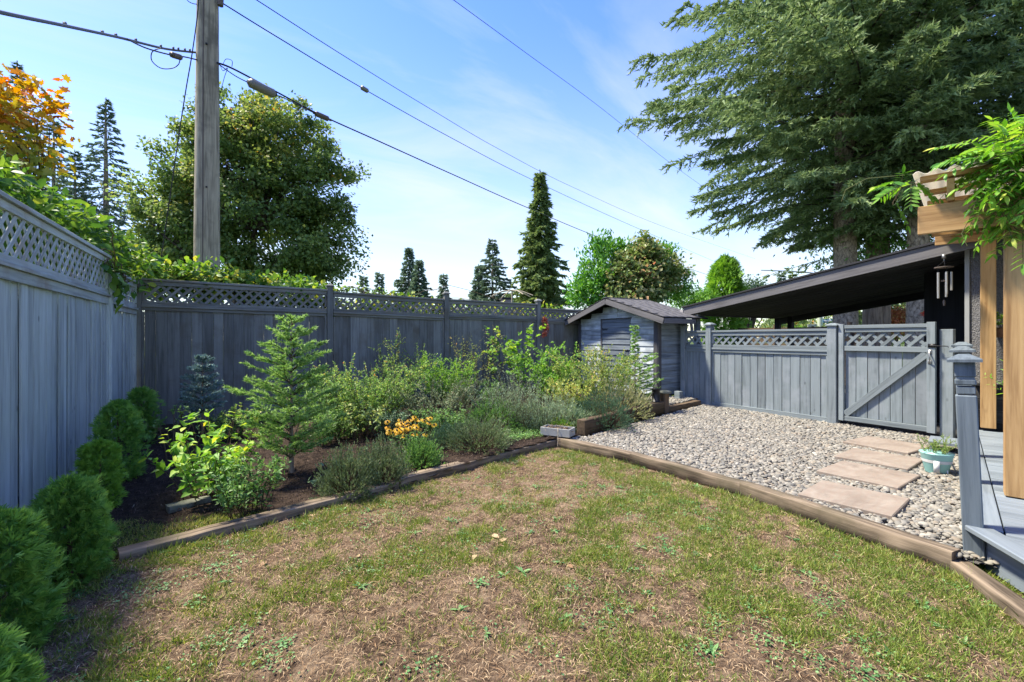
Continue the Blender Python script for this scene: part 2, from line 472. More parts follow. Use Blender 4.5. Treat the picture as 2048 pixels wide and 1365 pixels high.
def _ground(name, cols, sc1, sc2, bstr=1.0, bd=.02):
    t = NT(name); v = t.coords((1, 1, 1), rand=False)
    n = t.noise(v, sc1, 8, .7, .4); n2 = t.noise(v, sc2, 5, .75); n3 = t.noise(v, 1.3, 3)
    f = t.math('ADD', t.math('MULTIPLY', n, .45), t.math('ADD', t.math('MULTIPLY', n2, .4), t.math('MULTIPLY', n3, .15)))
    return t.done(t.principled(t.ramp(f, cols), .95, .1, bump=t.math('ADD', n2, n), bstr=bstr, bdist=bd))
M['lawn'] = _ground('lawn_thatch', [(.40, (.040, .026, .017)), (.47, (.12, .080, .050)), (.53, (.215, .150, .096)), (.62, (.34, .255, .165))], 9, 85)
M['soil'] = _ground('bed_soil', [(.40, (.012, .009, .007)), (.5, (.045, .031, .023)), (.58, (.10, .070, .050)), (.66, (.19, .145, .105))], 14, 110)
M['gravel_base'] = _ground('gravel_base', [(.3, (.06, .055, .05)), (.6, (.20, .19, .17))], 30, 120)
M['far_ground'] = _ground('far_ground', [(.3, (.03, .05, .015)), (.6, (.07, .10, .03)), (.75, (.12, .11, .06))], .8, 20)

def tintmat(name, stops, rough=.85, spec=.2):
    t = NT(name); a = t.new('Attribute', attribute_name='tint')
    return t.done(t.principled(t.ramp(a.outputs['Fac'], stops), rough, spec))
M['straw'] = tintmat('dry_straw', [(0, (.09, .045, .022)), (.35, (.21, .125, .065)), (.7, (.38, .265, .15)), (1, (.52, .41, .26))])
M['chips'] = tintmat('bark_chips', [(0, (.015, .010, .008)), (.5, (.07, .045, .032)), (.85, (.17, .12, .09)), (1, (.34, .29, .24))])
M['stem'] = tintmat('plant_stem', [(0, (.05, .035, .02)), (.5, (.13, .09, .055)), (1, (.12, .16, .05))])
M['petal'] = leafmat('yellow_petal', [(0, (.50, .255, .003)), (1, (.50, .31, .004))], .3)
M['bark_fir'] = bark('fir_bark', (.13, .10, .070), (.42, .34, .25), 11, 6)
M['bark_cedar'] = bark('cedar_bark', (.15, .11, .08), (.36, .28, .215), 14, 1.2)
M['bark_dark'] = bark('dark_bark', (.035, .028, .022), (.13, .105, .08))
def G3(a, b, c, **k): return [(0, a), (.5, b), (1, c)]
M['l_grass'] = leafmat('grass_blade', [(0, (.045, .080, .014)), (.42, (.105, .155, .026)), (.7, (.20, .23, .050)), (1, (.34, .27, .10))], .35)
M['l_clover'] = leafmat('clover_leaf', G3((.035, .095, .03), (.075, .16, .05), (.14, .25, .085)), .25)
M['l_spruce'] = leafmat('big_spruce_needles', G3((.045, .075, .030), (.110, .165, .066), (.22, .28, .125)), .28, .6, .25)
M['l_fir_bg'] = leafmat('hazy_distant_conifer', G3((.045, .080, .055), (.085, .130, .080), (.14, .185, .11)), .25, .6, .2)  # lighter and bluer needles: distance haze put into the colour
M['l_col'] = leafmat('golden_conifer', G3((.04, .075, .024), (.095, .145, .045), (.17, .21, .07)), .3, .6, .2)
M['l_maple'] = leafmat('maple_leaf', [(0, (.048, .088, .026)), (.55, (.10, .155, .042)), (.85, (.18, .21, .055)), (.95, (.30, .23, .05)), (1, (.38, .18, .04))], .45)
M['l_vmaple'] = leafmat('autumn_maple_leaf', [(0, (.07, .13, .025)), (.45, (.19, .22, .03)), (.72, (.34, .23, .03)), (1, (.34, .09, .02))], .35)
M['l_vine'] = leafmat('creeper_leaf', [(0, (.022, .065, .012)), (.5, (.060, .135, .022)), (.85, (.15, .235, .035)), (1, (.32, .31, .05))], .4)
M['l_wist'] = leafmat('wisteria_leaf', [(0, (.03, .10, .012)), (.5, (.085, .21, .025)), (.85, (.19, .33, .045)), (1, (.38, .40, .07))], .4, .45)
M['l_laurel'] = leafmat('laurel_leaf', G3((.03, .10, .015), (.07, .19, .025), (.15, .30, .04)), .3, .35, .5)
M['l_creep'] = leafmat('dusky_creeper_leaf', [(0, (.04, .08, .02)), (.5, (.12, .17, .05)), (.85, (.27, .24, .11)), (1, (.33, .15, .08))], .3)
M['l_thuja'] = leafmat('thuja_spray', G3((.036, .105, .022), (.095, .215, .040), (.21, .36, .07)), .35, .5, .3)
M['l_thuja_b'] = leafmat('young_thuja_spray', G3((.05, .13, .02), (.11, .23, .03), (.19, .34, .05)), .3, .5, .3)
M['l_yfir'] = leafmat('young_fir_needles', G3((.055, .125, .028), (.135, .24, .060), (.27, .38, .13)), .38, .5, .3)
M['l_blue'] = leafmat('blue_spruce_needles', G3((.045, .085, .075), (.11, .175, .160), (.20, .275, .25)), .15, .5, .3)
M['l_lime'] = leafmat('lime_leaf', [(0, (.06, .16, .025)), (.6, (.16, .30, .045)), (.9, (.34, .42, .06)), (1, (.50, .42, .06))], .4)
M['l_green'] = leafmat('mid_green_leaf', G3((.035, .09, .02), (.085, .175, .045), (.17, .28, .075)), .33)
M['l_blueb'] = leafmat('turning_shrub_leaf', [(0, (.045, .105, .025)), (.5, (.115, .215, .055)), (.8, (.23, .33, .08)), (.95, (.38, .36, .09)), (1, (.42, .15, .06))], .4)
M['l_yellow'] = leafmat('yellow_shrub_leaf', [(0, (.065, .13, .03)), (.5, (.15, .225, .055)), (.85, (.30, .33, .085)), (1, (.40, .25, .09))], .38)
M['l_heath'] = leafmat('heather_sprig', [(0, (.04, .065, .025)), (.5, (.095, .135, .055)), (.85, (.18, .22, .11)), (1, (.20, .14, .09))], .15)
M['l_thyme'] = leafmat('thyme_sprig', G3((.025, .060, .030), (.060, .110, .055), (.12, .18, .09)), .15)
M['l_pale'] = leafmat('pale_heather_sprig', [(0, (.10, .13, .05)), (.5, (.25, .27, .11)), (.85, (.40, .36, .20)), (1, (.42, .28, .18))], .3)
M['l_lav'] = leafmat('lavender_leaf', G3((.08, .13, .07), (.17, .24, .13), (.28, .34, .20)), .25)
M['l_red'] = leafmat('dried_red_leaf', G3((.14, .03, .02), (.36, .08, .04), (.50, .20, .10)), .25)
M['l_jmaple'] = leafmat('bronze_maple_leaf', G3((.20, .07, .04), (.38, .17, .08), (.30, .26, .08)), .35)

M['clap_lit_y'] = wood('clapboard_paint_lit_y', (.27, .30, .315), (.50, .545, .56), 'y', .14, stain=(.18, .20, .205), bstr=.5)  # sunlight on the shed front put into its paint, lighter than the side
M['door_y'] = wood('shed_door_paint_y', (.085, .105, .125), (.165, .19, .215), 'y', .14)
M['fascia_y'] = wood('fascia_paint_y', (.105, .100, .100), (.150, .143, .142), 'y', .06, bstr=.15)
M['black_y'] = wood('black_boards_y', (.028, .028, .029), (.055, .055, .056), 'y', .25, bstr=.2)
M['black_z'] = wood('black_boards_z', (.008, .008, .009), (.014, .014, .016), 'z', .2, bstr=.2)
M['deck_y'] = wood('deck_paint_y', (.150, .178, .200), (.215, .248, .272), 'y', .10, bstr=.15, rough=.5)
M['cedar_y'] = wood('cedar_y', (.32, .175, .065), (.48, .30, .13), 'y', .10, rough=.62, bstr=.3, knots=True)
M['trim_l'] = simple('light_corner_trim', (.30, .31, .31), .7)
# ------------------------------------------------------------------ ground, lawn, bed, gravel
def in_poly(x, y, poly):
    ins = np.zeros(np.shape(x), bool); n = len(poly); j = n - 1
    for i in range(n):
        xi, yi = poly[i]; xj, yj = poly[j]
        c = ((yi > y) != (yj > y)) & (x < (xj - xi) * (y - yi) / (yj - yi + 1e-12) + xi)
        ins ^= c; j = i
    return ins
def vnoise(x, y, s, seed=0):
    """smooth value noise 0..1"""
    r = np.random.default_rng(seed); g = r.random((64, 64))
    u, v = x * s + 100, y * s + 100
    i, j = np.floor(u).astype(int), np.floor(v).astype(int); fu, fv = u - i, v - j
    fu = fu * fu * (3 - 2 * fu); fv = fv * fv * (3 - 2 * fv)
    a, b, c, d = g[i % 64, j % 64], g[(i + 1) % 64, j % 64], g[i % 64, (j + 1) % 64], g[(i + 1) % 64, (j + 1) % 64]
    return (a * (1 - fu) + b * fu) * (1 - fv) + (c * (1 - fu) + d * fu) * fv
def fbm(x, y, s, seed=0):
    return .55 * vnoise(x, y, s, seed) + .3 * vnoise(x, y, s * 2.3, seed + 1) + .15 * vnoise(x, y, s * 5.1, seed + 2)
def sstep(a, b, x):
    t = np.clip((x - a) / (b - a), 0, 1); return t * t * (3 - 2 * t)

LAWN_Z = -0.09
def lawn_z(x, y): return LAWN_Z + .035 * (fbm(x, y, 1.1, 3) - .5) + .02 * (fbm(x, y, 5, 8) - .5)
def bed_z(x, y):
    return -.10 + .12 * sstep(-.5, 3.8, x) + .07 * sstep(5.6, 7.0, y) * sstep(1, 4, x) + .06 * (fbm(x, y, 1.3, 21) - .5) + .03 * (fbm(x, y, 6, 25) - .5)
A0, B0 = (-.72, 3.78), (3.60, 4.98)                       # low timber along the bed
R0, R1 = (4.00, 4.93), (6.45, 5.68)                       # raised timber
NOSE0 = G(1944, 1055, .16); UU = Vector((math.cos(R(15.9)), math.sin(R(15.9)), 0)); VV = Vector((-UU.y, UU.x, 0))
ND = Vector((.722, .692, 0))
BED = [(-1.62, 3.45), A0, B0, R0, R1, (7.3, 6.3), (7.42, 9.6), (-1.62, 9.6)]
T2 = [(3.60, 4.98), (3.84, 3.85), (3.92, 2.55), (3.78, 1.06)]      # curved timber between lawn and gravel
GRAVEL = [(3.7, 4.95), (4.0, 4.86), (6.45, 5.60), (8.0, 6.05), (8.05, 2.3), (8.2, 2.2)] + [(NOSE0.x + .06, NOSE0.y + .02), (3.86, .90), (3.78, 1.06), (3.95, 2.5), (3.88, 3.85)]
GRAVEL2 = [(6.4, 5.78), (7.98, 6.2), (8.02, 6.62), (7.42, 6.72), (7.42, 7.9), (6.9, 7.9), (6.5, 6.9)]

def sheet(name, poly, zf, step, mat, kind='structure', skirt=None):
    xs = [p[0] for p in poly]; ys = [p[1] for p in poly]
    nx, ny = int((max(xs) - min(xs)) / step) + 2, int((max(ys) - min(ys)) / step) + 2
    X, Y = np.meshgrid(min(xs) + np.arange(nx) * step, min(ys) + np.arange(ny) * step, indexing='ij')
    Z = zf(X, Y) if callable(zf) else np.full(X.shape, zf)
    idx = np.arange(nx * ny).reshape(nx, ny)
    a, b, c, d = idx[:-1, :-1], idx[1:, :-1], idx[1:, 1:], idx[:-1, 1:]
    cx, cy = X[:-1, :-1] + step / 2, Y[:-1, :-1] + step / 2
    k = in_poly(cx, cy, poly)
    f = np.concatenate((np.stack((a[k], b[k], c[k]), 1), np.stack((a[k], c[k], d[k]), 1)))
    m = MB(); m.add(np.stack((X.ravel(), Y.ravel(), Z.ravel()), 1), f)
    return m.build(name, mat, smooth=True, kind=kind)
m = MB(); m.add([(-400, -400, -.20), (400, -400, -.20), (400, 400, -.20), (-400, 400, -.20)], [(0, 1, 2), (0, 2, 3)])
m.build('ground', M['far_ground'], kind='structure')
sheet('lawn', [(-1.75, -4), (6.4, -4), (6.4, 1.6), (4.1, 1.6), (4.1, 5.1), (3.6, 5.1), A0, (-.7, 3.9), (-1.75, 3.9)], lawn_z, .05, M['lawn'])
sheet('garden_bed', BED, bed_z, .06, M['soil'])
sheet('gravel_bed', GRAVEL, -.012, .035, M['gravel_base'])
sheet('gravel_strip', GRAVEL2, .095, .12, M['gravel_base'])
m = MB(); m.box((11.0, 4.2, -.10), (6.0, 6.5, .16)); m.build('carport_floor', M['asphalt'], kind='structure')
m = MB(); m.box((24.5, 10, -.19), (7, 90, .06)); m.build('street', M['asphalt'], kind='structure')

# ------------------------------------------------------------------ pebbles: geometry nodes over points with attributes
def gn_scatter(name, pts, rots, scls, tint, mat, subdiv=2):
    me = bpy.data.meshes.new(name)
    me.vertices.add(len(pts)); me.vertices.foreach_set('co', pts.astype(np.float32).ravel())
    for nm, arr, ty in (('rot', rots, 'FLOAT_VECTOR'), ('scl', scls, 'FLOAT_VECTOR'), ('tint', tint, 'FLOAT')):
        a = me.attributes.new(nm, ty, 'POINT')
        a.data.foreach_set('vector' if ty == 'FLOAT_VECTOR' else 'value', arr.astype(np.float32).ravel())
    o = link(name, me)
    ng = bpy.data.node_groups.new(name, 'GeometryNodeTree')
    ng.interface.new_socket('Geometry', in_out='INPUT', socket_type='NodeSocketGeometry')
    ng.interface.new_socket('Geometry', in_out='OUTPUT', socket_type='NodeSocketGeometry')
    N, L = ng.nodes, ng.links
    gi, go = N.new('NodeGroupInput'), N.new('NodeGroupOutput')
    ico = N.new('GeometryNodeMeshIcoSphere'); ico.inputs['Radius'].default_value = .5; ico.inputs['Subdivisions'].default_value = subdiv
    ss = N.new('GeometryNodeSetShadeSmooth'); L.new(ico.outputs['Mesh'], ss.inputs['Geometry'])
    sm = N.new('GeometryNodeSetMaterial'); sm.inputs['Material'].default_value = mat; L.new(ss.outputs[0], sm.inputs['Geometry'])
    mp = N.new('GeometryNodeMeshToPoints'); L.new(gi.outputs[0], mp.inputs['Mesh'])
    ip = N.new('GeometryNodeInstanceOnPoints')
    L.new(mp.outputs[0], ip.inputs['Points']); L.new(sm.outputs[0], ip.inputs['Instance'])
    def attr(nm):
        x = N.new('GeometryNodeInputNamedAttribute'); x.data_type = 'FLOAT_VECTOR'; x.inputs['Name'].default_value = nm
        return x.outputs['Attribute']
    e2r = N.new('FunctionNodeEulerToRotation'); L.new(attr('rot'), e2r.inputs[0])
    L.new(e2r.outputs[0], ip.inputs['Rotation']); L.new(attr('scl'), ip.inputs['Scale'])
    L.new(ip.outputs[0], go.inputs[0])
    md = o.modifiers.new('scatter', 'NODES'); md.node_group = ng
    me.materials.append(mat)
    o['kind'] = 'stuff'
    return o
def pts_in(poly, n, seed=0, pref=None):
    r = np.random.default_rng(seed); xs = [p[0] for p in poly]; ys = [p[1] for p in poly]; out = []
    tot = 0
    while tot < n:
        x = r.uniform(min(xs), max(xs), n * 2); y = r.uniform(min(ys), max(ys), n * 2)
        k = in_poly(x, y, poly)
        if pref is not None: k &= r.random(len(x)) < pref(x, y)
        q = np.stack((x[k], y[k]), 1); out.append(q); tot += len(q)
    return np.concatenate(out)[:n]
def pebbles(name, poly, n, z0, seed):
    p = pts_in(poly, n, seed)
    r = np.random.default_rng(seed + 5)
    s = np.exp(r.normal(math.log(.033), .36, n)).clip(.014, .075)
    scl = np.stack((s, s * r.uniform(.62, .9, n), s * r.uniform(.40, .62, n)), 1)
    z = z0 + r.uniform(-.006, .016, n) + .012 * (fbm(p[:, 0], p[:, 1], 2.5, 4) - .5)
    rot = np.stack((r.normal(0, .3, n), r.normal(0, .3, n), r.uniform(0, 6.28, n)), 1)
    return gn_scatter(name, np.column_stack((p, z)), rot, scl, r.random(n), M['pebble'])
pebbles('pebble_gravel', GRAVEL, 46000, .0, 11)
pebbles('pebble_gravel', GRAVEL2, 4600, .108, 12)

# ------------------------------------------------------------------ fences
def cap_mesh(w, h, mat, key={}):
    k = (w, h, mat.name)
    if k in key: return key[k]
    a = w / 2; b = w * .16
    v = [(-a, -a, 0), (a, -a, 0), (a, a, 0), (-a, a, 0), (-a, -a, h * .35), (a, -a, h * .35), (a, a, h * .35), (-a, a, h * .35), (-b, -b, h), (b, -b, h), (b, b, h), (-b, b, h)]
    f = [(0, 3, 2, 1), (0, 1, 5, 4), (1, 2, 6, 5), (2, 3, 7, 6), (3, 0, 4, 7), (4, 5, 9, 8), (5, 6, 10, 9), (6, 7, 11, 10), (7, 4, 8, 11), (8, 9, 10, 11)]
    me = bpy.data.meshes.new('cap'); me.from_pydata(v, [], f); me.materials.append(mat); key[k] = me
    return me
def post(root, x, w, z0, z1, mz, cap=True, y=0.0, capw=1.45, caph=.055):
    p = box('post', root, (x, y, (z0 + z1) / 2), (w, w, z1 - z0), mz, bev=.004)
    if cap: link('post_cap', cap_mesh(round(w * capw, 3), caph, mz), p, (0, 0, (z1 - z0) / 2))
    return p
def lattice(root, x0, x1, z0, z1, mat, pitch=.15, w=.042, y=0.0):
    h = z1 - z0
    for sgn, yy in ((1, y - .005), (-1, y + .005)):
        k = 0
        s = x0 - h + pitch * .4
        while s < x1 - .01:
            a, b = s, s + h                     # x at bottom, top when sgn=1
            lo, hi = max(a, x0), min(b, x1)
            if hi - lo > .03:
                mx = (lo + hi) / 2; tz = (mx - a) / h
                mz = z0 + tz * h if sgn > 0 else z1 - tz * h
                L = round((hi - lo) * math.sqrt(2), 2)
                box('lattice_slat', root, (mx, yy, mz), (L, .008, w), mat, rot=(0, -sgn * math.pi / 4, 0), bev=.0015)
            s += pitch
def boards(root, x0, x1, z0, z1, mat, bw=.15, th=.018, y=0.012, jy=.003, gap=.004, twist=0.0, zj=.0, jw=.012, sl=0.0):
    x = x0
    while x < x1 - .03:
        w = min(bw + random.uniform(-jw, jw), x1 - x)
        if x1 - (x + w) < .05: w = x1 - x
        g = gap if not isinstance(gap, tuple) else random.uniform(*gap)
        zt = z1 + sl * ((x + w / 2 - x0) / (x1 - x0))
        zb = z0 + random.uniform(-zj, zj)
        box('board', root, (x + w / 2, y + random.uniform(-jy, jy), (zb + zt) / 2), (round(w - g, 3), th, round(zt - zb, 3)), mat,
            rot=(0, random.uniform(-twist, twist) * .15, random.uniform(-twist, twist)), bev=.003)
        x += w
def panel(root, x0, x1, zc, zl, zt, zb, mx, mz, bw=.15, pitch=.15, drop=0.0, capw=.10, **kw):
    L = x1 - x0; xm = (x0 + x1) / 2; tl = math.atan2(drop, L); r = (0, tl, 0)
    zc2 = zc - drop / 2; zl2 = zl - drop / 2; zt2 = zt - drop / 2
    box('cap_rail', root, (xm, 0, zc2 - .018), (L, capw, .036), mx, r)
    box('rail', root, (xm, 0, zc2 - .036 - .036), (L - .004, .046, .068), mx, r)
    box('rail', root, (xm, 0, zl2 + .030), (L - .004, .046, .058), mx, r)
    box('ledge_rail', root, (xm, 0, zl2 - .018), (L, capw * .95, .034), mx, r)
    box('trim_board', root, (xm, -.013, (zl2 + zt2) / 2 - .018), (L - .01, .024, max(zl2 - zt2 - .036, .05)), mx, r)
    lattice(root, x0 + .03, x1 - .03, zl2 + .055, zc2 - .10, mx, pitch)
    for xx in (x0 + .018, x1 - .018):
        box('lattice_stile', root, (xx, 0, (zl2 + zc2) / 2), (.034, .044, zc2 - zl2 - .15), mz)
        box('side_strip', root, (xx, -.006, (zb + zt2) / 2), (.034, .03, zt2 - zb - .01), mz)
    boards(root, x0 + .036, x1 - .036, zb, zt2 + .02, mz, bw, **kw)
    box('back_rail', root, (xm, .045, (zb + zt2) / 2), (L, .038, .09), mx)
    box('back_rail', root, (xm, .045, zb + .18), (L, .038, .09), mx)

# left fence (visible face towards +X), runs along +Y at X=-1.6
lf = thing('fence', 'pale weathered board fence with lattice top on the left, behind the evergreens', 'fence', (-1.60, -1.0, 0), R(90))
x = 0.0
for (x0, x1, zc, zl, zt) in ((.0, 1.9, 2.44, 1.93, 1.80), (1.99, 5.3, 2.44, 1.93, 1.80), (5.39, 8.74, 2.42, 1.92, 1.79), (8.87, 10.42, 2.27, 1.84, 1.73)):
    panel(lf, x0, x1, zc, zl, zt, -.16, M['left_x'], M['left_z'], .14, pitch=.15, y=.012, jy=.011, gap=(.005, .022), twist=.05, jw=.02)
    xx = x0 + .1
    while xx < x1 - .1:                                     # second layer of boards behind the gaps
        box('backing_board', lf, (xx, .036, (1.7 - .1) / 2), (.13, .016, 1.78), M['left_z']); xx += .136
for xx in (1.945, 5.345, 8.805):
    post(lf, xx, .088, -.2, 2.40 if xx < 8 else 2.30, M['left_z'], cap=True)
# back fence at Y=9.5
GAPS = (.0005, .0022)
bf = thing('fence', 'dark grey board fence with lattice top across the back of the planting bed', 'fence', (0, 9.52, 0), 0)
for (x0, x1, zc, zl, zt, dr) in ((-1.53, 1.31, 2.335, 1.90, 1.81, .03), (1.43, 3.74, 2.27, 1.875, 1.80, .05), (3.86, 6.19, 2.225, 1.86, 1.785, .02), (6.31, 8.0, 2.11, 1.80, 1.74, .0)):
    panel(bf, x0, x1, zc, zl, zt, -.2, M['dark_x'], M['dark_z'], .155, pitch=.15, drop=dr, y=.012, jy=.004, gap=GAPS, twist=.006)
    if x0 > 6:
        for c_ in bf.children:
            if c_.location.x > 6.3: c_.location.y += .11
for xx, zt in ((-1.58, 2.31), (1.37, 2.36), (3.80, 2.33), (6.25, 2.27)):
    post(bf, xx, .105, -.2, zt, M['dark_z'], cap=xx > 0, capw=1.42, caph=.06)
box('kick_board', bf, (1.2, -.03, .02), (2.6, .03, .24), M['dark_x'], rot=(0, R(1.5), 0))
box('kick_board', bf, (5.2, -.03, .12), (2.2, .03, .22), M['dark_x'], rot=(0, 0, 0))
# gravel-court fence at X=8, runs towards -Y
gf = thing('fence', 'low blue-grey fence with lattice top between the shed and the gate', 'fence', (8.0, 6.60, 0), R(-90))
post(gf, .05, .10, 0, 1.60, M['paint_z'], capw=1.5)
post(gf, .68, .115, 0, 1.61, M['paint_z'], capw=1.45)
post(gf, 2.91, .13, -.02, 1.545, M['paint_z'], capw=1.3, caph=.045)
for (x0, x1) in ((.10, .62), (.74, 2.845)):
    panel(gf, x0, x1, 1.505, 1.165, 1.075, .075, M['paint_x'], M['paint_z'], .148, pitch=.155, y=.008, jy=.005, capw=.085, gap=.008)
    box('bottom_rail', gf, ((x0 + x1) / 2, -.012, .055), (x1 - x0, .045, .06), M['paint_x'])
    box('bottom_rail', gf, ((x0 + x1) / 2, -.022, .014), (x1 - x0 - .01, .03, .022), M['paint_x'])
# gate
gt = thing('gate', 'blue-grey wooden gate with a diagonal brace and lattice top by the stepping stones', 'gate', (8.0, 3.605, 0), R(-90))
GW = 1.16
box('stile', gt, (.035, -.016, .82), (.07, .045, 1.49), M['paint_z'])
box('stile', gt, (GW - .045, -.018, .82), (.09, .05, 1.50), M['paint_z'])
box('top_rail', gt, (GW / 2, -.008, 1.525), (GW - .162, .06, .05), M['paint_x'])
box('top_rail', gt, (GW / 2, -.004, 1.470), (GW - .164, .035, .058), M['paint_x'])
box('middle_rail', gt, (GW / 2, -.010, 1.195), (GW - .162, .045, .075), M['paint_x'])
box('bottom_rail', gt, (GW / 2, -.010, .115), (GW - .162, .045, .07), M['paint_x'])
lattice(gt, .075, GW - .095, 1.232, 1.445, M['paint_x'], .155, y=.004)
boards(gt, .071, GW - .092, .15, 1.16, M['paint_z'], .148, y=.022, jy=.004, gap=.007)
dx, dz = GW - .25, .90
box('brace', gt, (GW / 2 - .008, -.009, .655), (1.375, .042, .092), M['paint_x'], rot=(0, -math.atan2(dz, dx), 0))
lt = MB(); lt.tube([(GW - .06, -.05, 1.02), (GW - .045, -.085, 1.06), (GW - .045, -.09, 1.12), (GW - .06, -.05, 1.17)], .009, 6)
lt.box((GW - .055, -.044, 1.03), (.04, .012, .05)); lt.box((GW - .055, -.044, 1.17), (.04, .012, .05))
lt.build('handle', M['metal'], gt)
lt = MB(); lt.box((GW - .03, -.045, 1.25), (.09, .014, .05)); lt.tube([(GW - .05, -.06, 1.25), (GW + .13, -.06, 1.245), (GW + .14, -.06, 1.23)], .006, 5)
lt.build('latch', M['blackmetal'], gt)
hp = thing('gate_post', 'plain flat-topped blue-grey plank post between the gate latch and the house corner', 'post', (8.06, 2.35, 0))
box('post', hp, (0, 0, .72), (.09, .135, 1.50), M['paint_z'])

# ------------------------------------------------------------------ shed
SX0, SX1, SY0, SY1 = 7.42, 8.36, 6.74, 9.36
RY, RZ, SLP = 8.03, 2.26, .298
sh = thing('garden_shed', 'small grey clapboard shed with a shingled gable roof and a closed door', 'shed', (SX0, SY0, 0))
def sl(name, c, dims, mat, rot=(0, 0, 0), **k): return box(name, sh, (c[0] - SX0, c[1] - SY0, c[2]), dims, mat, rot, **k)
core = MB()
core.box(((SX1 - SX0) / 2, (SY0 + SY1) / 2 - SY0, .93), (SX1 - SX0 - .06, SY1 - SY0 - .06, 1.62))
g = [(.03, .03, 1.74), (.03, SY1 - SY0 - .03, 1.74), (.03, RY - SY0, RZ - .09), (SX1 - SX0 - .03, .03, 1.74), (SX1 - SX0 - .03, SY1 - SY0 - .03, 1.74), (SX1 - SX0 - .03, RY - SY0, RZ - .09)]
core.add(g, [(0, 1, 2), (3, 5, 4), (0, 2, 5), (0, 5, 3), (1, 4, 5), (1, 5, 2)])
core.build('wall_core', M['blackmetal'], sh)
DY0, DY1, DZ1, DZ0 = 7.52, 8.46, 1.79, .28
ROW = .128; tilt = R(7.5)
z = .16; k = 0
while z < 2.20:
    zc = z + ROW / 2
    if zc < 1.74: y0, y1 = SY0 + .10, SY1 - .10
    else:
        hw = (RZ - .06 - zc - ROW / 2) / SLP
        if hw < .12: break
        y0, y1 = max(RY - hw, SY0 + .02), min(RY + hw, SY1 - .02)
    segs = [(y0, y1)]
    if z + ROW * .6 < DZ1 and z > DZ0 - .05: segs = [(y0, DY0 - .012), (DY1 + .05, y1)]
    if zc > DZ1 and zc < 2.02: ym = RY - .1; segs = [(y0, ym - .003), (ym + .003, y1)]
    for a, b in segs:
        sl('clapboard', (SX0 - .006, (a + b) / 2, zc), (.017, round(b - a, 3), ROW + .014), M['clap_lit_y'], rot=(0, tilt, 0))
    if zc < 1.70:
        a, b = SX0 + .09, SX1 - .02
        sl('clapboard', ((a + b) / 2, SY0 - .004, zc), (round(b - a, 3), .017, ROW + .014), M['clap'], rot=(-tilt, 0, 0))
    z += ROW; k += 1
dr = sl('door', (SX0 + .012, (DY0 + DY1) / 2, (DZ0 + DZ1) / 2), (.02, DY1 - DY0 - .01, DZ1 - DZ0), M['door_p'])
zz = -(DZ1 - DZ0) / 2 + .04
while zz < (DZ1 - DZ0) / 2 - .05:
    box('door_board', dr, (-.018, 0, zz + ROW / 2), (.012, DY1 - DY0 - .012, ROW + .012), M['door_y'], rot=(0, tilt, 0)); zz += ROW
box('hinge', dr, (-.032, .36, .52), (.008, .16, .022), M['blackmetal']); box('hinge', dr, (-.032, .36, -.4), (.008, .16, .022), M['blackmetal'])
hd = MB(); hd.tube([(-.03, -.40, .06), (-.06, -.38, .03), (-.06, -.36, -.06), (-.03, -.38, -.12)], .008, 5); hd.box((-.032, -.36, .04), (.012, .12, .02)); hd.build('latch', M['blackmetal'], dr)
sl('door_jamb', (SX0 - .012, DY1 + .02, (DZ0 + DZ1) / 2), (.03, .05, DZ1 - DZ0), M['trim'])
sl('door_head', (SX0 - .010, (DY0 + DY1) / 2, DZ1 + .012), (.03, DY1 - DY0 + .09, .022), M['trim'])
for (xx, yy, wx, wy) in ((SX0 - .014, SY0 + .045, .022, .095), (SX0 - .014, SY1 - .045, .022, .09), (SX0 + .036, SY0 - .016, .10, .022)):
    sl('corner_board', (xx, yy, .95), (wx, wy, 1.66), M['trim'])
RX0, RX1 = 7.12, 8.50
ang = math.atan(SLP)
for sg, ye in ((1, 6.33), (-1, 9.585)):
    ln = abs(RY - ye) / math.cos(ang)
    cy = (RY + ye) / 2; cz = RZ - abs(RY - cy) * SLP
    rf = sl('roof_deck', ((RX0 + RX1) / 2, cy, cz + .012), (RX1 - RX0, ln, .022), M['shingle_dark'], rot=(sg * ang, 0, 0))
    sl('rake_board', (RX0 + .012, cy + sg * .0, cz - .062), (.024, ln, .115), M['fascia_y'], rot=(sg * ang, 0, 0))
    sl('eave_board', ((RX0 + 8.10) / 2 + .012, ye + sg * .0, RZ - abs(RY - ye) * SLP - .055), (8.10 - RX0 - .03, .022, .10), M['fascia'])
    ms = MB(); cw = .125; n = int(ln / cw)
    for i in range(n + 1):
        xx = RX0 - .01 + (.11 if i % 2 else 0)
        first = True
        while xx < RX1:
            w = random.choice((.20, .23, .26)) * (0.55 if first and i % 2 else 1); first = False
            w = min(w, RX1 + .01 - xx)
            yl = -ln / 2 + i * cw
            if yl + .08 > ln / 2: break
            ms.box((xx + w / 2 - (RX0 + RX1) / 2, sg * (yl + .07), .018 + random.uniform(0, .002)), (w - .006, .155, .006), M=Matrix.Rotation(sg * R(1.6), 4, 'X'))
            xx += w
    o = ms.build('shingles', M['shingle'], rf, kind='stuff')
sl('ridge_cap', ((RX0 + RX1) / 2, RY, RZ + .026), (RX1 - RX0 + .02, .12, .014), M['shingle'])
# offcuts and a block at the shed's foot
ob = thing('timber_offcut', 'reddish timber offcut lying against the foot of the shed by the low fence', 'offcut', G(1352, 782, .13), R(10))
for (c, d, r) in (((0, 0, .03), (.34, .16, .045), 0), ((-.16, .02, -.01), (.3, .1, .04), .4)):
    box('plank', ob, c, d, M['brickwood'] if 'brickwood' in M else M['timber'], rot=(0, .05, r))
tb = thing('grey_block', 'grey painted wood block tucked beside the first fence post, under the shed wall', 'block', G(1357, 800, .09), R(-90))
box('block', tb, (0, 0, .09), (.13, .10, .17), M['paint_x'])

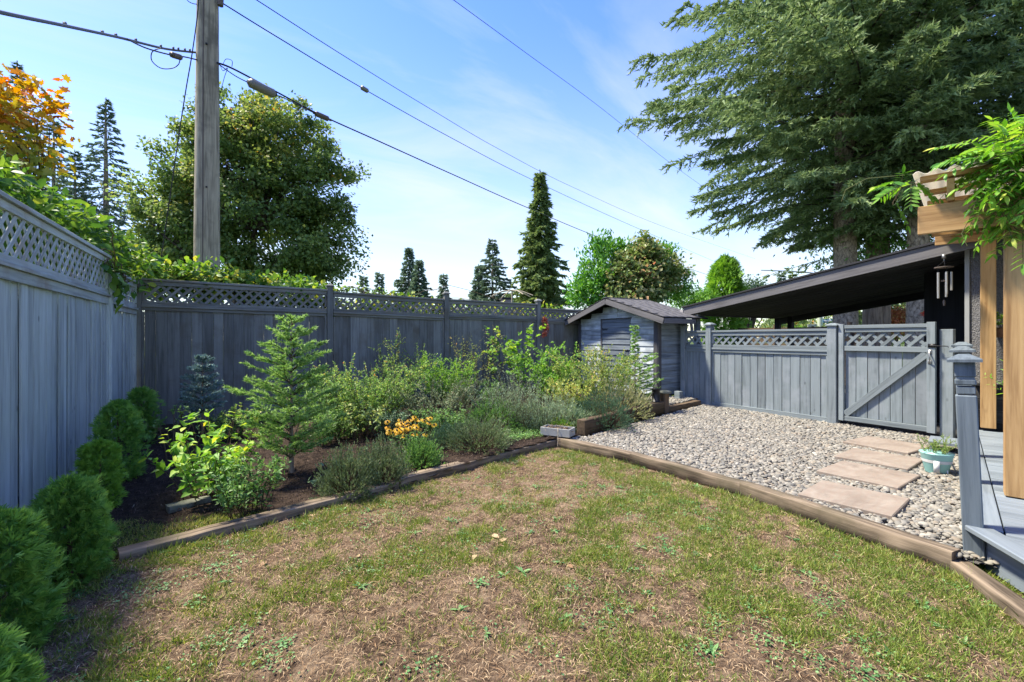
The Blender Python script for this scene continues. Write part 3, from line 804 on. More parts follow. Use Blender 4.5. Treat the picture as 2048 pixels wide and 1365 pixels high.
# ------------------------------------------------------------------ carport
cp = thing('carport', 'open carport with a sloping dark roof and black board soffit behind the gate fence', 'carport', (8.2, 6.7, 0))
CS = .152; ca = math.atan(CS); CY0, CY1, CX0, CX1 = 6.72, 2.05, 8.22, 11.9
def croof(y): return 2.03 + (6.6 - y) * CS              # top of fascia
ln = (CY0 - CY1) / math.cos(ca); cyc = (CY0 + CY1) / 2; czc = croof(cyc)
def cb(name, c, d, mat, rot=(0, 0, 0), **k): return box(name, cp, (c[0] - 8.2, c[1] - 6.7, c[2]), d, mat, rot, **k)
cb('fascia_board', (CX0, cyc, czc - .09), (.035, ln, .175), M['fascia_y'], (-ca, 0, 0))
cb('fascia_board', (CX1, cyc, czc - .09), (.035, ln, .175), M['fascia_y'], (-ca, 0, 0))
cb('eave_board', ((CX0 + CX1) / 2, CY0 + .0, croof(CY0) - .09), (CX1 - CX0 - .04, .03, .15), M['fascia'])
cb('roof_felt', ((CX0 + CX1) / 2, cyc, czc + .018), (CX1 - CX0 + .09, ln + .08, .03), M['shingle_dark'], (-ca, 0, 0))
nb = 25; w = (CX1 - CX0 - .06) / nb
for i in range(nb):
    cb('soffit_board', (CX0 + .03 + w * (i + .5), cyc, czc - .13 + (i % 2) * .004), (w - .008, ln - .04, .018), M['black_y'], (-ca, 0, 0))
cb('corner_post', (8.36, 6.50, 1.02), (.10, .10, 1.70), M['paint_z'])
cb('bracket', (8.29, 6.50, 1.80), (.02, .15, .14), M['metal'])
cb('roof_post', (11.6, 6.62, .92), (.11, .11, 1.86), M['black_z']); cb('roof_post', (11.6, 6.30, .95), (.13, .10, 1.88), M['black_z'])
cb('beam', (11.6, 4.4, 2.10), (.10, 4.6, .14), M['black_y'], (-ca, 0, 0))
cb('side_wall', (9.75, 2.74, 1.2), (.12, .76, 2.6), M['black_z'])
ds = MB()
dsp = [G(1384, 0, 0)]
e0 = Vector((8.16, 6.76, 1.86))
ds.tube([e0, e0 + Vector((0, -.01, -.06)), e0 + Vector((.05, -.10, -.12)), e0 + Vector((.08, -.20, -.18)), e0 + Vector((.08, -.22, -.30)), e0 + Vector((.08, -.22, -.48))], .032, 8)
o = ds.build('downspout', M['gutter'], cp, smooth=True); o.location = (-8.2, -6.7, 0)
cb('gutter', (10.0, 6.78, 1.93), (3.6, .09, .08), M['gutter'])

# ------------------------------------------------------------------ house corner
ho = thing('house', 'dark grey stucco house corner with black lower siding beyond the cedar posts', 'house', (8.46, 2.30, 0))
def hb(name, c, d, mat, rot=(0, 0, 0), **k): return box(name, ho, (c[0] - 8.46, c[1] - 2.3, c[2]), d, mat, rot, **k)
hb('wall', (8.55, -1.8, 1.72), (.18, 8.15, 1.96), M['stucco'])
hb('wall', (11.2, 2.18, 1.5), (5.1, .16, 2.6), M['stucco'])
hb('corner_trim', (8.449, 2.262, 1.40), (.022, .05, 2.70), M['trim_l'])
hb('ledge', (8.44, -1.85, .735), (.06, 8.1, .035), M['black_y'])
for i in range(4): hb('lower_siding', (8.485, -1.8, .63 - .155 * i), (.03, 8.1, .15), M['black_y'], rot=(0, R(4), 0))
hb('roof_slab', (10.1, -1.7, 2.86), (4.0, 7.6, .10), M['shingle_dark'])
hb('soffit', (8.35, -1.7, 2.79), (.55, 7.6, .02), M['black_y'])
hb('fascia_board', (8.08, -1.7, 2.81), (.03, 7.6, .16), M['fascia_y'])

# ------------------------------------------------------------------ deck
dk = thing('deck', 'blue-grey painted deck with an angled front edge at the right side of the yard', 'deck', (NOSE0.x, NOSE0.y, 0), R(15.9))
ndl = Vector((ND.dot(UU), ND.dot(VV)))                 # nose direction in deck coordinates (u, v)
DT = .16
LU = 4.35
bw = .118
# picture-frame board along the left edge, then boards running along v
box('deck_board', dk, (LU / 2 + .02, -.07, DT - .013), (LU - .04, .135, .026), M['deck'])
i = 0
u = -4.2
while u < LU:
    # upper v limit: -.145 (frame) or the nose line v = u * (nv/nu)
    um = u + bw / 2
    v1 = -.145 if um > -.15 else None
    vn = um * ndl.y / ndl.x
    v1 = min(-.145, vn - .07) if um < .2 else -.145
    L_ = round(v1 + 5.0, 2)
    box('deck_board', dk, (um, v1 - L_ / 2, DT - .013), (bw - .006, L_, .026), M['deck_y'])
    u += bw
a = math.atan2(ndl.y, ndl.x)
box('nose_board', dk, (-ndl.x * 2.55 + .01, -ndl.y * 2.55 - .01, DT + .004), (5.1, .13, .034), M['deck'], rot=(0, 0, a), bev=.006)
box('riser_board', dk, (-ndl.x * 2.55 + .035, -ndl.y * 2.55 - .04, DT - .122), (5.0, .025, .21), M['deck'], rot=(0, 0, a))
box('side_board', dk, (LU / 2 + .05, -.012, DT - .12), (LU - .1, .025, .19), M['deck'])
for k in range(6): box('joist', dk, (.5 + k * .7, -2.4, DT - .09), (.04, 4.6, .12), M['black_y'])
# newel posts in a line
def newel(px, dist, h, lean, label, name='newel_post'):
    b = D(px, 700, dist); t = thing(name, label, 'post', (b.x, b.y, -.02), R(15.9), 'deck newel posts')
    t.rotation_euler = (-lean, 0, R(15.9))
    box('shaft', t, (0, 0, h * .40), (.098, .098, h * .80), M['deck_z'], bev=.006)
    box('collar', t, (0, 0, h * .825), (.086, .086, h * .035), M['deck_z'], bev=.003)
    box('shaft', t, (0, 0, h * .865), (.098, .098, .035), M['deck_z'], bev=.006)
    box('collar', t, (0, 0, h * .885), (.086, .086, .03), M['deck_z'])
    box('shaft', t, (0, 0, h * .928), (.096, .096, h * .075), M['deck_z'], bev=.006)
    link('cap', cap_mesh(.160, .050, M['deck_z']), t, (0, 0, h * .965))
    return t
newel(1948, 2.86, 1.265, .036, 'nearest of the three leaning grey deck posts with pyramid caps')
newel(1939, 3.78, 1.30, .034, 'middle one of the three grey deck posts, half hidden by the nearest')
newel(1935, 4.62, 1.33, .032, 'farthest of the three grey deck posts, next to the gate post')

# ------------------------------------------------------------------ pergola
PN = D(2035, 700, 3.41); PF = D(1976, 700, 5.86)
pg = thing('pergola', 'cedar pergola with a corrugated roof and two square posts standing on the deck', 'pergola', (PN.x, PN.y, 0), R(15.9))
du = (PF - PN).dot(UU); dv = (PF - PN).dot(VV)
box('post', pg, (.0, 0, 1.20), (.14, .14, 2.06), M['cedar_z'], bev=.004)
box('post', pg, (du, dv, 1.45), (.14, .14, 2.50), M['cedar_z'], bev=.004)
box('beam', pg, (-.09, -1.36, 2.308), (.045, 3.83, .225), M['cedar_y'], bev=.004)
box('beam', pg, (.09, -1.40, 2.315), (.045, 3.75, .235), M['cedar_y'], bev=.004)
box('beam', pg, (du - .09, dv - 1.2, 2.69), (.045, 3.4, .18), M['cedar_y'], bev=.004)
ra = math.atan2(2.70 - 2.43, du); rl = (du + .25) / math.cos(ra)
for k in range(6):
    v = .36 - k * .62
    box('rafter', pg, (du / 2 - .02, v, (2.43 + 2.70) / 2 + .095), (rl, .045, .17), M['cedar_x'], rot=(0, -ra, 0), bev=.004)
for j in range(6):
    s = -.10 + j * (du + .2) / 5
    box('purlin', pg, (s, -1.35, 2.43 + (2.70 - 2.43) * s / du + .215), (.085, 3.78, .038), M['cedar_y'], bev=.003)
cs = MB(); nu_, nv_ = 8, 220
us = np.linspace(-.22, du + .2, nu_); vs = np.linspace(.58, -3.3, nv_)
U, V = np.meshgrid(us, vs, indexing='ij')
Z = 2.43 + .27 * U / du + .255 + .016 * np.sin(V * 2 * np.pi / .105)
cs.quadgrid(np.stack((U, V, Z), 2).reshape(-1, 3), nu_, nv_)
cs.quadgrid(np.stack((U, V, Z - .003), 2).reshape(-1, 3), nu_, nv_)
cs.build('corrugated_sheet', M['corr'], pg, smooth=True)
# ------------------------------------------------------------------ landscape timbers
def timber(name, label, a, b, zt, h=.14, w=.115, mat='timber', group='landscape timbers', side=0, zb=None):
    a, b = Vector((a[0], a[1], 0)), Vector((b[0], b[1], 0)); d = b - a; L = d.length
    n = Vector((-d.y, d.x, 0)).normalized()
    c = (a + b) / 2 + n * side * w / 2
    t = thing(name, label, 'timber', (c.x, c.y, zt - h), math.atan2(d.y, d.x), group)
    # worn baulk: subdivided along its length, edges a little uneven
    m = MB(); nx = max(int(L / .12), 3)
    prof = [(-.5, 0), (-.5, .95), (-.47, 1), (.47, 1), (.5, .95), (.5, 0)]
    xs = np.linspace(-L / 2, L / 2, nx)
    V = []
    for x in xs:
        j = random.uniform(-.004, .004)
        V.append([(x, p[0] * w + j + random.uniform(-.002, .002), p[1] * h + (random.uniform(-.004, .003) if p[1] > .5 else 0)) for p in prof])
    V = np.array(V)
    m.quadgrid(V.reshape(-1, 3), nx, 6, True)
    for k in (0, -1): m.add(V[k], [(0, 1, 2), (0, 2, 3), (0, 3, 4), (0, 4, 5)] if k == 0 else [(0, 2, 1), (0, 3, 2), (0, 4, 3), (0, 5, 4)])
    m.build('baulk', M[mat], t)
    return t
def lerp(p, q, t): return (p[0] + (q[0] - p[0]) * t, p[1] + (q[1] - p[1]) * t)
mid = lerp(A0, B0, .46)
timber('edging_timber', 'weathered edging timber between lawn and planting bed, the length ending at the clipped evergreens', A0, lerp(A0, B0, .455), -.030, side=1)
timber('edging_timber', 'weathered edging timber between lawn and planting bed, the length ending under the white planter box', lerp(A0, B0, .46), B0, -.006, side=1)
timber('edging_timber', 'brown edging timber between lawn and gravel, the length starting at the white planter box', T2[0], lerp(T2[0], T2[1], .995), .025, h=.16)
timber('edging_timber', 'curved run of edging timber between lawn and gravel, its middle length', T2[1], lerp(T2[1], T2[2], .997), .030, h=.16)
timber('edging_timber', 'edging timber beside the nearest stepping stone, its sawn end towards the deck', T2[2], T2[3], .038, h=.17)
n0 = G(1893, 1112, -.06)
timber('edging_timber', 'low pale timber running diagonally past the foot of the deck step', (n0.x, n0.y), (n0.x - ND.x * 3.2, n0.y - ND.y * 3.2), -.015, h=.12, side=-.4)
timber('retaining_timber', 'raised dark retaining timber beside the gravel, its near length under the shrubs', R0, lerp(R0, R1, .35), .215, h=.26, w=.13, mat='timber_d', side=1)
timber('retaining_timber', 'raised dark retaining timber beside the gravel, the length under the black lantern', lerp(R0, R1, .355), R1, .225, h=.27, w=.13, mat='timber_d', side=1)
timber('retaining_timber', 'low dark timber between the two gravel areas, ending at the second fence post', (R1[0] + .1, R1[1] + .02), (7.86, 6.02), .10, h=.14, w=.12, mat='timber_d', side=1)
ps = thing('timber_stump', 'short square timber post with a dark round stone on top, beside the black lantern', 'post', (R1[0] + .02, R1[1] + .07, -.02), R(17))
box('post', ps, (0, 0, .19), (.17, .15, .38), M['timber_z'], bev=.006)
m = MB(); m.tube([(0, 0, .38), (0, 0, .395), (0, 0, .415), (0, 0, .425)], [.135, .145, .14, .11], 16); m.build('cap_stone', M['concrete'], ps, smooth=False)
# black lantern
ln_ = thing('lantern', 'black metal garden lantern with a wire handle standing on the raised timber', 'lantern', (R1[0] - .22, R1[1] + .02, .225))
m = MB(); m.tube([(0, 0, 0), (0, 0, .01), (0, 0, .012), (0, 0, .22), (0, 0, .235), (0, 0, .24)], [.075, .08, .07, .068, .082, .06], 14); m.build('body', M['blackmetal'], ln_)
m = MB(); m.tube([(0.07 * math.cos(t), 0, .24 + .10 * math.sin(t)) for t in np.linspace(0, math.pi, 12)], .005, 5); m.build('handle', M['blackmetal'], ln_)
m = MB(); m.tube([(-.06, 0, .17), (-.13, 0, .13), (-.16, 0, .05)], [.012, .014, .010], 6); m.build('spout', M['blackmetal'], ln_)
# white planter box at the timber corner
pb = thing('planter_box', 'small weathered white planter box with dry stems at the corner of the edging timbers', 'planter', (3.62, 5.03, .042), R(-58))
bw_, bd_, bh_ = .42, .20, .105
for (c, d) in (((0, -bd_ / 2, bh_ / 2), (bw_, .014, bh_)), ((0, bd_ / 2, bh_ / 2), (bw_, .014, bh_)), ((-bw_ / 2 + .008, 0, bh_ / 2), (.014, bd_ - .015, bh_)), ((bw_ / 2 - .008, 0, bh_ / 2), (.014, bd_ - .015, bh_))):
    box('side_panel', pb, c, d, M['planter'])
box('soil', pb, (0, 0, .04), (bw_ - .03, bd_ - .02, .07), M['soil'])
m = MB(); n = 260
P = np.column_stack((rnd(-.19, .19, n), rnd(-.08, .08, n), rnd(.07, .11, n)))
m.scatter(T_STRAW, P, norm(rng.normal(size=(n, 3)) * (1, 1, .5)), unit(n), rnd(.03, .10, n), .004, rng.random(n)); m.build('dry_stems', M['straw'], pb)
sn = thing('string', 'thin pale string hanging over the corner of the white planter box', 'string', (3.62, 5.03, .042), R(-58))
m = MB(); m.tube([(.05, -.11, .10), (.05, -.118, .115), (.052, -.124, .06), (.055, -.13, -.02), (.06, -.15, -.12)], .0035, 4); m.build('strand', M['rope'], sn)
# stepping stones
def slab(pts, z, label):
    c = [G(px, py, z) for px, py in pts]                 # tl, tr, br, bl
    ctr = sum(c, Vector()) / 4
    ex = ((c[1] - c[0]) + (c[2] - c[3])) / 2; ey = ((c[0] - c[3]) + (c[1] - c[2])) / 2
    rz = math.atan2(ex.y, ex.x)
    t = thing('stepping_stone', label, 'stepping stone', (ctr.x, ctr.y, z - .05), rz, 'sandstone stepping stones')
    box('slab', t, (0, 0, .025), (ex.length, abs(ey.dot(Vector((-ex.y, ex.x, 0)).normalized())), .05), M['slab'], bev=.007)
ZS = .044
slab([(1718, 870), (1844, 888), (1839, 911), (1703, 885)], ZS, 'pink sandstone stepping stone nearest the gate')
slab([(1695, 895), (1834, 914), (1833, 943), (1680, 912)], ZS, 'pink sandstone stepping stone second from the gate')
slab([(1666, 919), (1822, 945), (1818, 982), (1652, 943)], ZS, 'pink sandstone stepping stone third from the gate')
slab([(1634, 960), (1808, 992), (1799, 1038), (1605, 987)], ZS, 'largest pink sandstone stepping stone, touching the edging timber')
# grey utility box behind the bucket
gb = thing('wooden_step', 'low grey painted wooden step between the bucket and the gate post', 'step', G(1893, 905, 0), R(15))
box('tread', gb, (0, 0, .13), (.42, .30, .03), M['deck']); box('riser', gb, (0, -.13, .06), (.38, .02, .115), M['deck']); box('riser', gb, (0, .13, .06), (.38, .02, .115), M['deck'])
# turquoise bucket with herb
bk = thing('bucket', 'turquoise metal bucket with a white ribbon band on the gravel by the deck', 'bucket', G(1873, 945, .01))
m = MB(); m.tube([(0, 0, 0), (0, 0, .006), (0, 0, .19), (0, 0, .20), (0, 0, .196), (0, 0, .15)], [.085, .088, .128, .134, .124, .118], 28, cap=False); m.build('pail', M['aqua'], bk, smooth=True)
m = MB(); m.tube([(0, 0, .105), (0, 0, .135)], [.1125, .1185], 28, cap=False)
f = norm(np.array([[-bk.location.x, -bk.location.y, 0]]))[0]; s_ = np.array((-f[1], f[0], 0))
m.box(tuple(f * .118 + s_ * .0 + np.array((0, 0, .075))), (.006, .045, .115), rz=math.atan2(f[1], f[0])); m.build('ribbon', M['ribbon'], bk)
m = MB(); m.tube([(0, 0, .15), (0, 0, .168)], [.118, .02], 20, cap=False); m.build('soil', M['soil'], bk)
m = MB(); m.tube([(s_[0] * .134 * math.cos(t) - f[0] * .10 * math.sin(t), s_[1] * .134 * math.cos(t) - f[1] * .10 * math.sin(t), .19 - .02 * math.sin(t)) for t in np.linspace(0, math.pi, 14)], .003, 5); m.build('handle', M['white'], bk)
# white wire pieces behind the bucket
wr = thing('garden_hose', 'thin white cable curling out of the gravel behind the turquoise bucket', 'cable', G(1905, 950, 0))
m = MB(); m.tube([(-.12, .0, .0), (-.08, .02, .10), (.02, .04, .14), (.10, .04, .10), (.14, .02, .02)], .007, 6); m.build('loop', M['white'], wr, smooth=True)
# mossy stone on the grass left of the timber
sb = thing('edging_stone', 'rough mossy concrete block half buried beside the first edging timber', 'stone', G(378, 1022, -.13), R(18))
m = MB(); V = []
for x in np.linspace(-.15, .15, 7):
    V.append([(x + random.uniform(-.01, .01), p[0] * .09 + random.uniform(-.006, .006), p[1] * .085 + random.uniform(-.006, .006)) for p in ((-.5, 0), (-.5, .9), (-.44, 1), (.44, 1), (.5, .9), (.5, 0))])
V = np.array(V); m.quadgrid(V.reshape(-1, 3), 7, 6, True)
for k in (0, -1): m.add(V[k], [(0, 1, 2), (0, 2, 3), (0, 3, 4), (0, 4, 5)])
m.build('stone', M['concrete'], sb)
# wind chime at the carport fascia
wc = thing('wind_chime', 'metal wind chime with five tubes under the end of the carport fascia', 'wind chime', D(1888, 515, 6.0))
wz = 0
m = MB(); m.tube([(0, 0, .0), (0, 0, -.05)], .004, 5); m.box((0, 0, .01), (.05, .03, .05)); m.build('hook', M['metal'], wc)
m = MB(); m.tube([(0, 0, -.128), (0, 0, -.140)], [.098, .098], 20); m.build('disc', M['splice_b'], wc)
m = MB()
for k in range(4):
    a = k * math.pi / 2 + .4; m.tube([(0, 0, -.05), (.08 * math.cos(a), .08 * math.sin(a), -.13)], .0018, 4)
for k in range(5):
    a = k * 2 * math.pi / 5; m.tube([(.07 * math.cos(a), .07 * math.sin(a), -.13), (.07 * math.cos(a), .07 * math.sin(a), -.20)], .0015, 4)
m.tube([(0, 0, -.13), (0, 0, -.56)], .0018, 4)
m.build('cords', M['blackmetal'], wc)
for k, L_ in enumerate((.32, .26, .34, .29, .24)):
    a = k * 2 * math.pi / 5; mm = MB(); mm.tube([(0, 0, 0), (0, 0, -L_)], .0135, 10); mm.build('chime_tube', M['chime'], wc, loc=(.07 * math.cos(a), .07 * math.sin(a), -.20), smooth=False)
mm = MB(); mm.tube([(0, 0, -.30), (0, 0, -.32)], .03, 12); mm.tube([(0, 0, -.56), (0, 0, -.58), (0, 0, -.64)], [.004, .014, .010], 8); mm.build('clapper', M['splice_b'], wc)
# wall pot glimpsed between the cedar posts
wp = thing('hanging_pot', 'small brown pot with a leafy plant hanging between the cedar posts', 'pot', VP(2002, 665, (8.40, 0), (0, 1)))
m = MB(); m.tube([(0, 0, -.07), (0, 0, -.05), (0, 0, .03), (0, 0, .06)], [.03, .075, .09, .07], 12); m.build('pot', M['brick'], wp, smooth=True)

# ------------------------------------------------------------------ utility pole and cables
PD_ = 8.75
pb_ = D(413, 677, PD_); ptop = D(415.5, 0, PD_)
up = thing('utility_pole', 'tall weathered wooden utility pole behind the back fence', 'pole', (pb_.x, pb_.y, -.2))
m = MB(); zs = np.linspace(0, 10.2, 40)
tx, ty = ptop.x - pb_.x, ptop.y - pb_.y
r0, r1 = 47 / 2 * PD_ / F, 37.5 / 2 * PD_ / F
m.tube([(tx * z / 8.0, ty * z / 8.0, z) for z in zs], [r0 + (r1 - r0) * (z - 1.5) / 6.5 for z in zs], 28, rough=.006)
m.build('shaft', M['pole'], up, smooth=True)
m = MB(); a0 = norm(-np.array([pb_.x, pb_.y, 0])); sd_ = np.array((-a0[1], a0[0], 0))
gl = -sd_ if (sd_ @ RT) > 0 else sd_
gp = [(tx * z / 8.0 + a0[0] * (r0 * .93) + gl[0] * r0 * .30, ty * z / 8.0 + a0[1] * (r0 * .93) + gl[1] * r0 * .30, z) for z in (0.2, 2, 4, 6, 8, 10)]
m.tube([(x, y, z) for x, y, z in gp[:1]] + [(tx * z / 8.0 + a0[0] * (r0 + (r1 - r0) * (z - 1.5) / 6.5) * .95 + gl[0] * r0 * .30, ty * z / 8.0 + a0[1] * (r0 + (r1 - r0) * (z - 1.5) / 6.5) * .95 + gl[1] * r0 * .30, z) for z in (2, 4, 6, 8, 10)], .012, 5)
m.build('ground_wire_moulding', M['splice_b'], up)
m = MB(); q = D(441, 4, PD_ - .05); m.tube([(q.x - pb_.x, q.y - pb_.y, q.z + .2 - .08), (q.x - pb_.x, q.y - pb_.y, q.z + .2 + .12)], [.05, .06], 10); m.build('insulator', M['splice_b'], up)
for zz in (2.6, 4.4, 7.1): box('bolt', up, (a0[0] * r0 * .95, a0[1] * r0 * .95, zz), (.03, .03, .03), M['blackmetal'])

def cat(a, b, sag, n=40):
    t = np.linspace(0, 1, n); a, b = np.array(a), np.array(b)
    P = a[None] * (1 - t[:, None]) + b[None] * t[:, None]; P[:, 2] -= sag * 4 * t * (1 - t); return P
def through(pts):
    """cable through measured points (photo x, photo y, distance)"""
    K = np.array([tuple(D(*p)) for p in pts]); n = len(K); out = []
    for i in range(n - 1):
        p0, p1, p2, p3 = K[max(i - 1, 0)], K[i], K[i + 1], K[min(i + 2, n - 1)]
        for t in np.linspace(0, 1, 10, endpoint=False):
            out.append(.5 * ((2 * p1) + (-p0 + p2) * t + (2 * p0 - 5 * p1 + 4 * p2 - p3) * t * t + (-p0 + 3 * p1 - 3 * p2 + p3) * t ** 3))
    out.append(K[-1]); return np.array(out)
def cable(label, pts, r, mat='cable', name='overhead_cable'):
    P = through(pts); o = P[0]
    t = thing(name, label, 'cable', tuple(o)); m = MB(); m.tube(P - o, r, 6); m.build('wire', M[mat], t, smooth=True)
    return t, o
c1, o1 = cable('thick black cable bundle from the utility pole down to the cedars behind the shed', [(434, 126, 8.7), (470, 140, 9.0), (560, 188, 9.9), (640, 230, 11.0), (760, 284, 13.2), (900, 347, 16.6), (1060, 418, 22), (1230, 487, 31), (1415, 550, 46), (1480, 570, 56)], .017)
m = MB(); m.tube(through([(436, 128, 8.65), (470, 152, 8.95), (497, 166, 9.15)]) - o1, .010, 5); m.tube(through([(546, 188, 9.75), (575, 200, 10.0), (640, 233, 11.0)]) - o1, .010, 5); m.build('lashed_wire', M['cable'], c1, smooth=True)
m = MB(); m.tube(through([(495, 163, 9.1), (500, 166, 9.15), (502, 167, 9.17), (545, 187, 9.7), (550, 189, 9.75)]) - o1, [.03] * 10 + [.055] * 10 + [.095] * 11 + [.05] * 10, 8)
m.build('splice_case', M['splice'], c1)
m = MB(); m.tube(through([(626, 226, 10.85), (632, 228, 10.9), (655, 238, 11.2), (662, 241, 11.3)]) - o1, [.03] * 10 + [.065] * 11 + [.03] * 10, 8); m.build('splice_case', M['splice_b'], c1)
m = MB()
for lp in ([(446, 130, 8.7), (452, 119, 8.7), (464, 122, 8.75), (464, 134, 8.8)], [(440, 130, 8.6), (446, 142, 8.65), (455, 137, 8.7), (449, 155, 8.75), (440, 190, 8.8)], [(583, 206, 9.9), (588, 216, 9.95), (603, 220, 10), (604, 205, 10.1)], [(588, 232, 10), (596, 222, 10.1), (620, 219, 10.7), (634, 232, 10.9)]):
    m.tube(through(lp) - o1, .006, 4)
m.build('wire_loop', M['cable'], c1)
c2, o2 = cable('thick grey cable bundle crossing from the upper left corner to the utility pole', [(-160, -16, 3.3), (0, 25, 3.9), (120, 50, 4.8), (240, 76, 6.4), (330, 98, 7.8), (396, 106, 8.7)], .020, 'cable_grey')
m = MB(); m.tube(through([(255, 79, 6.5), (290, 96, 7.0), (335, 109, 7.6), (372, 115, 8.2), (400, 122, 8.7)]) - o2, .012, 5); m.build('lashed_wire', M['cable'], c2)
m = MB(); m.tube(through([(341, 108, 7.7), (344, 110, 7.75), (360, 115, 7.95), (363, 116, 8.0)]) - o2, [.02] * 10 + [.05] * 11 + [.02] * 10, 8); m.build('splice_case', M['splice_b'], c2)
m = MB(); m.tube(through([(322, 97, 7.5), (305, 104, 7.4), (304, 122, 7.45), (322, 137, 7.6), (345, 137, 7.8), (358, 128, 7.9), (360, 114, 7.95)]) - o2, .008, 5); m.build('wire_loop', M['cable'], c2)
m = MB()
for px_ in (130, 205, 232, 272, 322, 347, 357, 370, 380):
    y_ = np.interp(px_, [0, 120, 240, 330, 396], [25, 50, 76, 98, 106]); d_ = np.interp(px_, [0, 120, 240, 330, 396], [3.9, 4.8, 6.4, 7.8, 8.7])
    m.box(np.array(D(px_, y_ - 3, d_)) - o2, (.03, .03, .04))
m.build('lashing_clamp', M['cable_grey'], c2)
cable('black cable dropping loosely beside the utility pole from top to fence', [(398, -20, 8.5), (395, 30, 8.5), (384, 110, 8.45), (372, 180, 8.4), (358, 270, 8.4), (348, 340, 8.4), (335, 430, 8.5), (322, 520, 8.6)], .010)
cable('short black wire curving in at the very top left of the utility pole', [(365, -12, 8.5), (378, 4, 8.5), (393, 9, 8.6), (400, 6, 8.6)], .007)
c3, o3 = cable('thin dark wire from the top of the pole, with a small grey splice on it', [(437, 2, 8.7), (560, 78, 10.5), (725, 177, 14), (900, 275, 19), (1060, 358, 26), (1250, 446, 38), (1430, 524, 60)], .0125)
m = MB(); m.tube(through([(722, 175, 13.95), (724, 176, 13.97), (734, 182, 14.2), (737, 184, 14.3)]) - o3, [.02] * 10 + [.07] * 11 + [.02] * 10, 8); m.build('splice_case', M['splice'], c3)
cable('thin wire starting at the top edge to the right of the pole, second from top', [(500, -8, 9.5), (700, 120, 13.5), (860, 218, 18), (1000, 300, 24), (1150, 377, 33), (1330, 455, 50), (1510, 518, 80)], .0105)
cable('faint uppermost wire sloping down to the big spruces', [(890, -12, 15), (1050, 105, 20), (1200, 215, 27), (1345, 330, 38), (1450, 405, 50)], .011)

# ------------------------------------------------------------------ street furniture beyond the carport
lp_ = D(1640, 677, 30)
sl_ = thing('street_lamp', 'pale green street lamp pole with a long thin arm, seen past the carport roof', 'street lamp', (lp_.x, lp_.y, -.2))
m = MB(); m.tube([(0, 0, 0), (0, 0, 3), (0, 0, 6.0)], [.17, .15, .12], 10); m.build('pole', M['lamp_pole'], sl_, smooth=True)
m = MB(); q = np.array(D(1640, 548, 30)) - np.array(sl_.location); pts = [np.array(D(x, y, 30)) - np.array(sl_.location) for x, y in ((1640, 549), (1620, 546), (1580, 543), (1522, 541))]
m.tube(pts, [.05, .045, .04, .03], 6); m.build('arm', M['metal'], sl_)
m = MB(); q = pts[-2] * .45 + pts[-3] * .55; m.box(tuple(q), (.5, .25, .12), rz=-.5); m.build('lamp_head', M['metal'], sl_)
ss = thing('street_sign', 'small blue street name plate with white lettering, above the gate fence', 'sign', D(1658, 645, 22))
rzs = R(-30)
box('name_plate', ss, (0, 0, .06), (.60, .015, .15), M['sign_blue'], rot=(0, 0, rzs))
box('name_plate', ss, (.06, -.02, -.09), (.26, .015, .10), M['sign_blue'], rot=(0, 0, rzs))
m = MB()
lx = -.25
def glyph(m, x, z, h, kind):
    w = h * .55; s = h * .17
    if kind in 'HMN': m.box((x, 0, z), (s, .006, h)); m.box((x + w, 0, z), (s, .006, h)); m.box((x + w / 2, 0, z), (w, .006, s))
    elif kind in 'o': m.box((x, 0, z - h * .15), (s, .006, h * .6)); m.box((x + w * .8, 0, z - h * .15), (s, .006, h * .6)); m.box((x + w * .4, 0, z + h * .12), (w * .8, .006, s)); m.box((x + w * .4, 0, z - h * .42), (w * .8, .006, s))
    elif kind in 'il': m.box((x, 0, z), (s, .006, h))
    elif kind in 't': m.box((x + w * .2, 0, z), (s, .006, h)); m.box((x + w * .2, 0, z + h * .2), (w * .7, .006, s))
    elif kind in 'r': m.box((x, 0, z - h * .15), (s, .006, h * .7)); m.box((x + w * .3, 0, z + h * .15), (w * .6, .006, s))
for ch in 'Horoolto ir':
    if ch != ' ': glyph(m, lx, .06, .095, ch)
    lx += .030 if ch in 'il' else (.055 if ch != 'H' else .066)
o = m.build('lettering', M['sign_white'], ss, rot=(0, 0, rzs)); o.location = Vector((-.5 * math.cos(R(60)), -.5 * math.sin(R(60)), 0)) * .03
m = MB(); m.tube([(.02, .03, .2), (.02, .03, -3.2)], .03, 8); m.build('pole', M['metal'], ss)
for (x_, y_, w_, h_, lb) in ((1625, 656, .42, .30, 'small white notice board with a dark symbol, left of the street lamp pole'), (1654, 679, .40, .5, 'white board glimpsed through the lattice left of the gate')):
    ws = thing('notice_board', lb, 'sign', D(x_, y_, 20))
    box('board', ws, (0, 0, 0), (w_, .02, h_), M['sign_white'], rot=(0, 0, R(-30)))
    if h_ < .4: box('symbol', ws, (-.005, -.0165, .02), (.12, .008, .09), M['blackmetal'], rot=(0, 0, R(-30)))
    m = MB(); m.tube([(.02, .03, -h_ / 2), (.02, .03, -2.2)], .025, 6); m.build('stake', M['metal'], ws)
# neighbour's wooden fence beyond the carport
nf = thing('fence', "neighbour's rough brown horizontal plank fence seen under the carport roof", 'fence', (14.6, 6.2, -.1), R(76))
for k in range(10): box('plank', nf, (2.6, random.uniform(-.01, .01), .18 + k * .172), (5.6, .025, .15), M['timber_d'], rot=(0, R(random.uniform(-.6, .6)), 0))
for k in range(3): box('post', nf, (.1 + 2.5 * k, .06, .95), (.09, .09, 1.9), M['timber_z'])
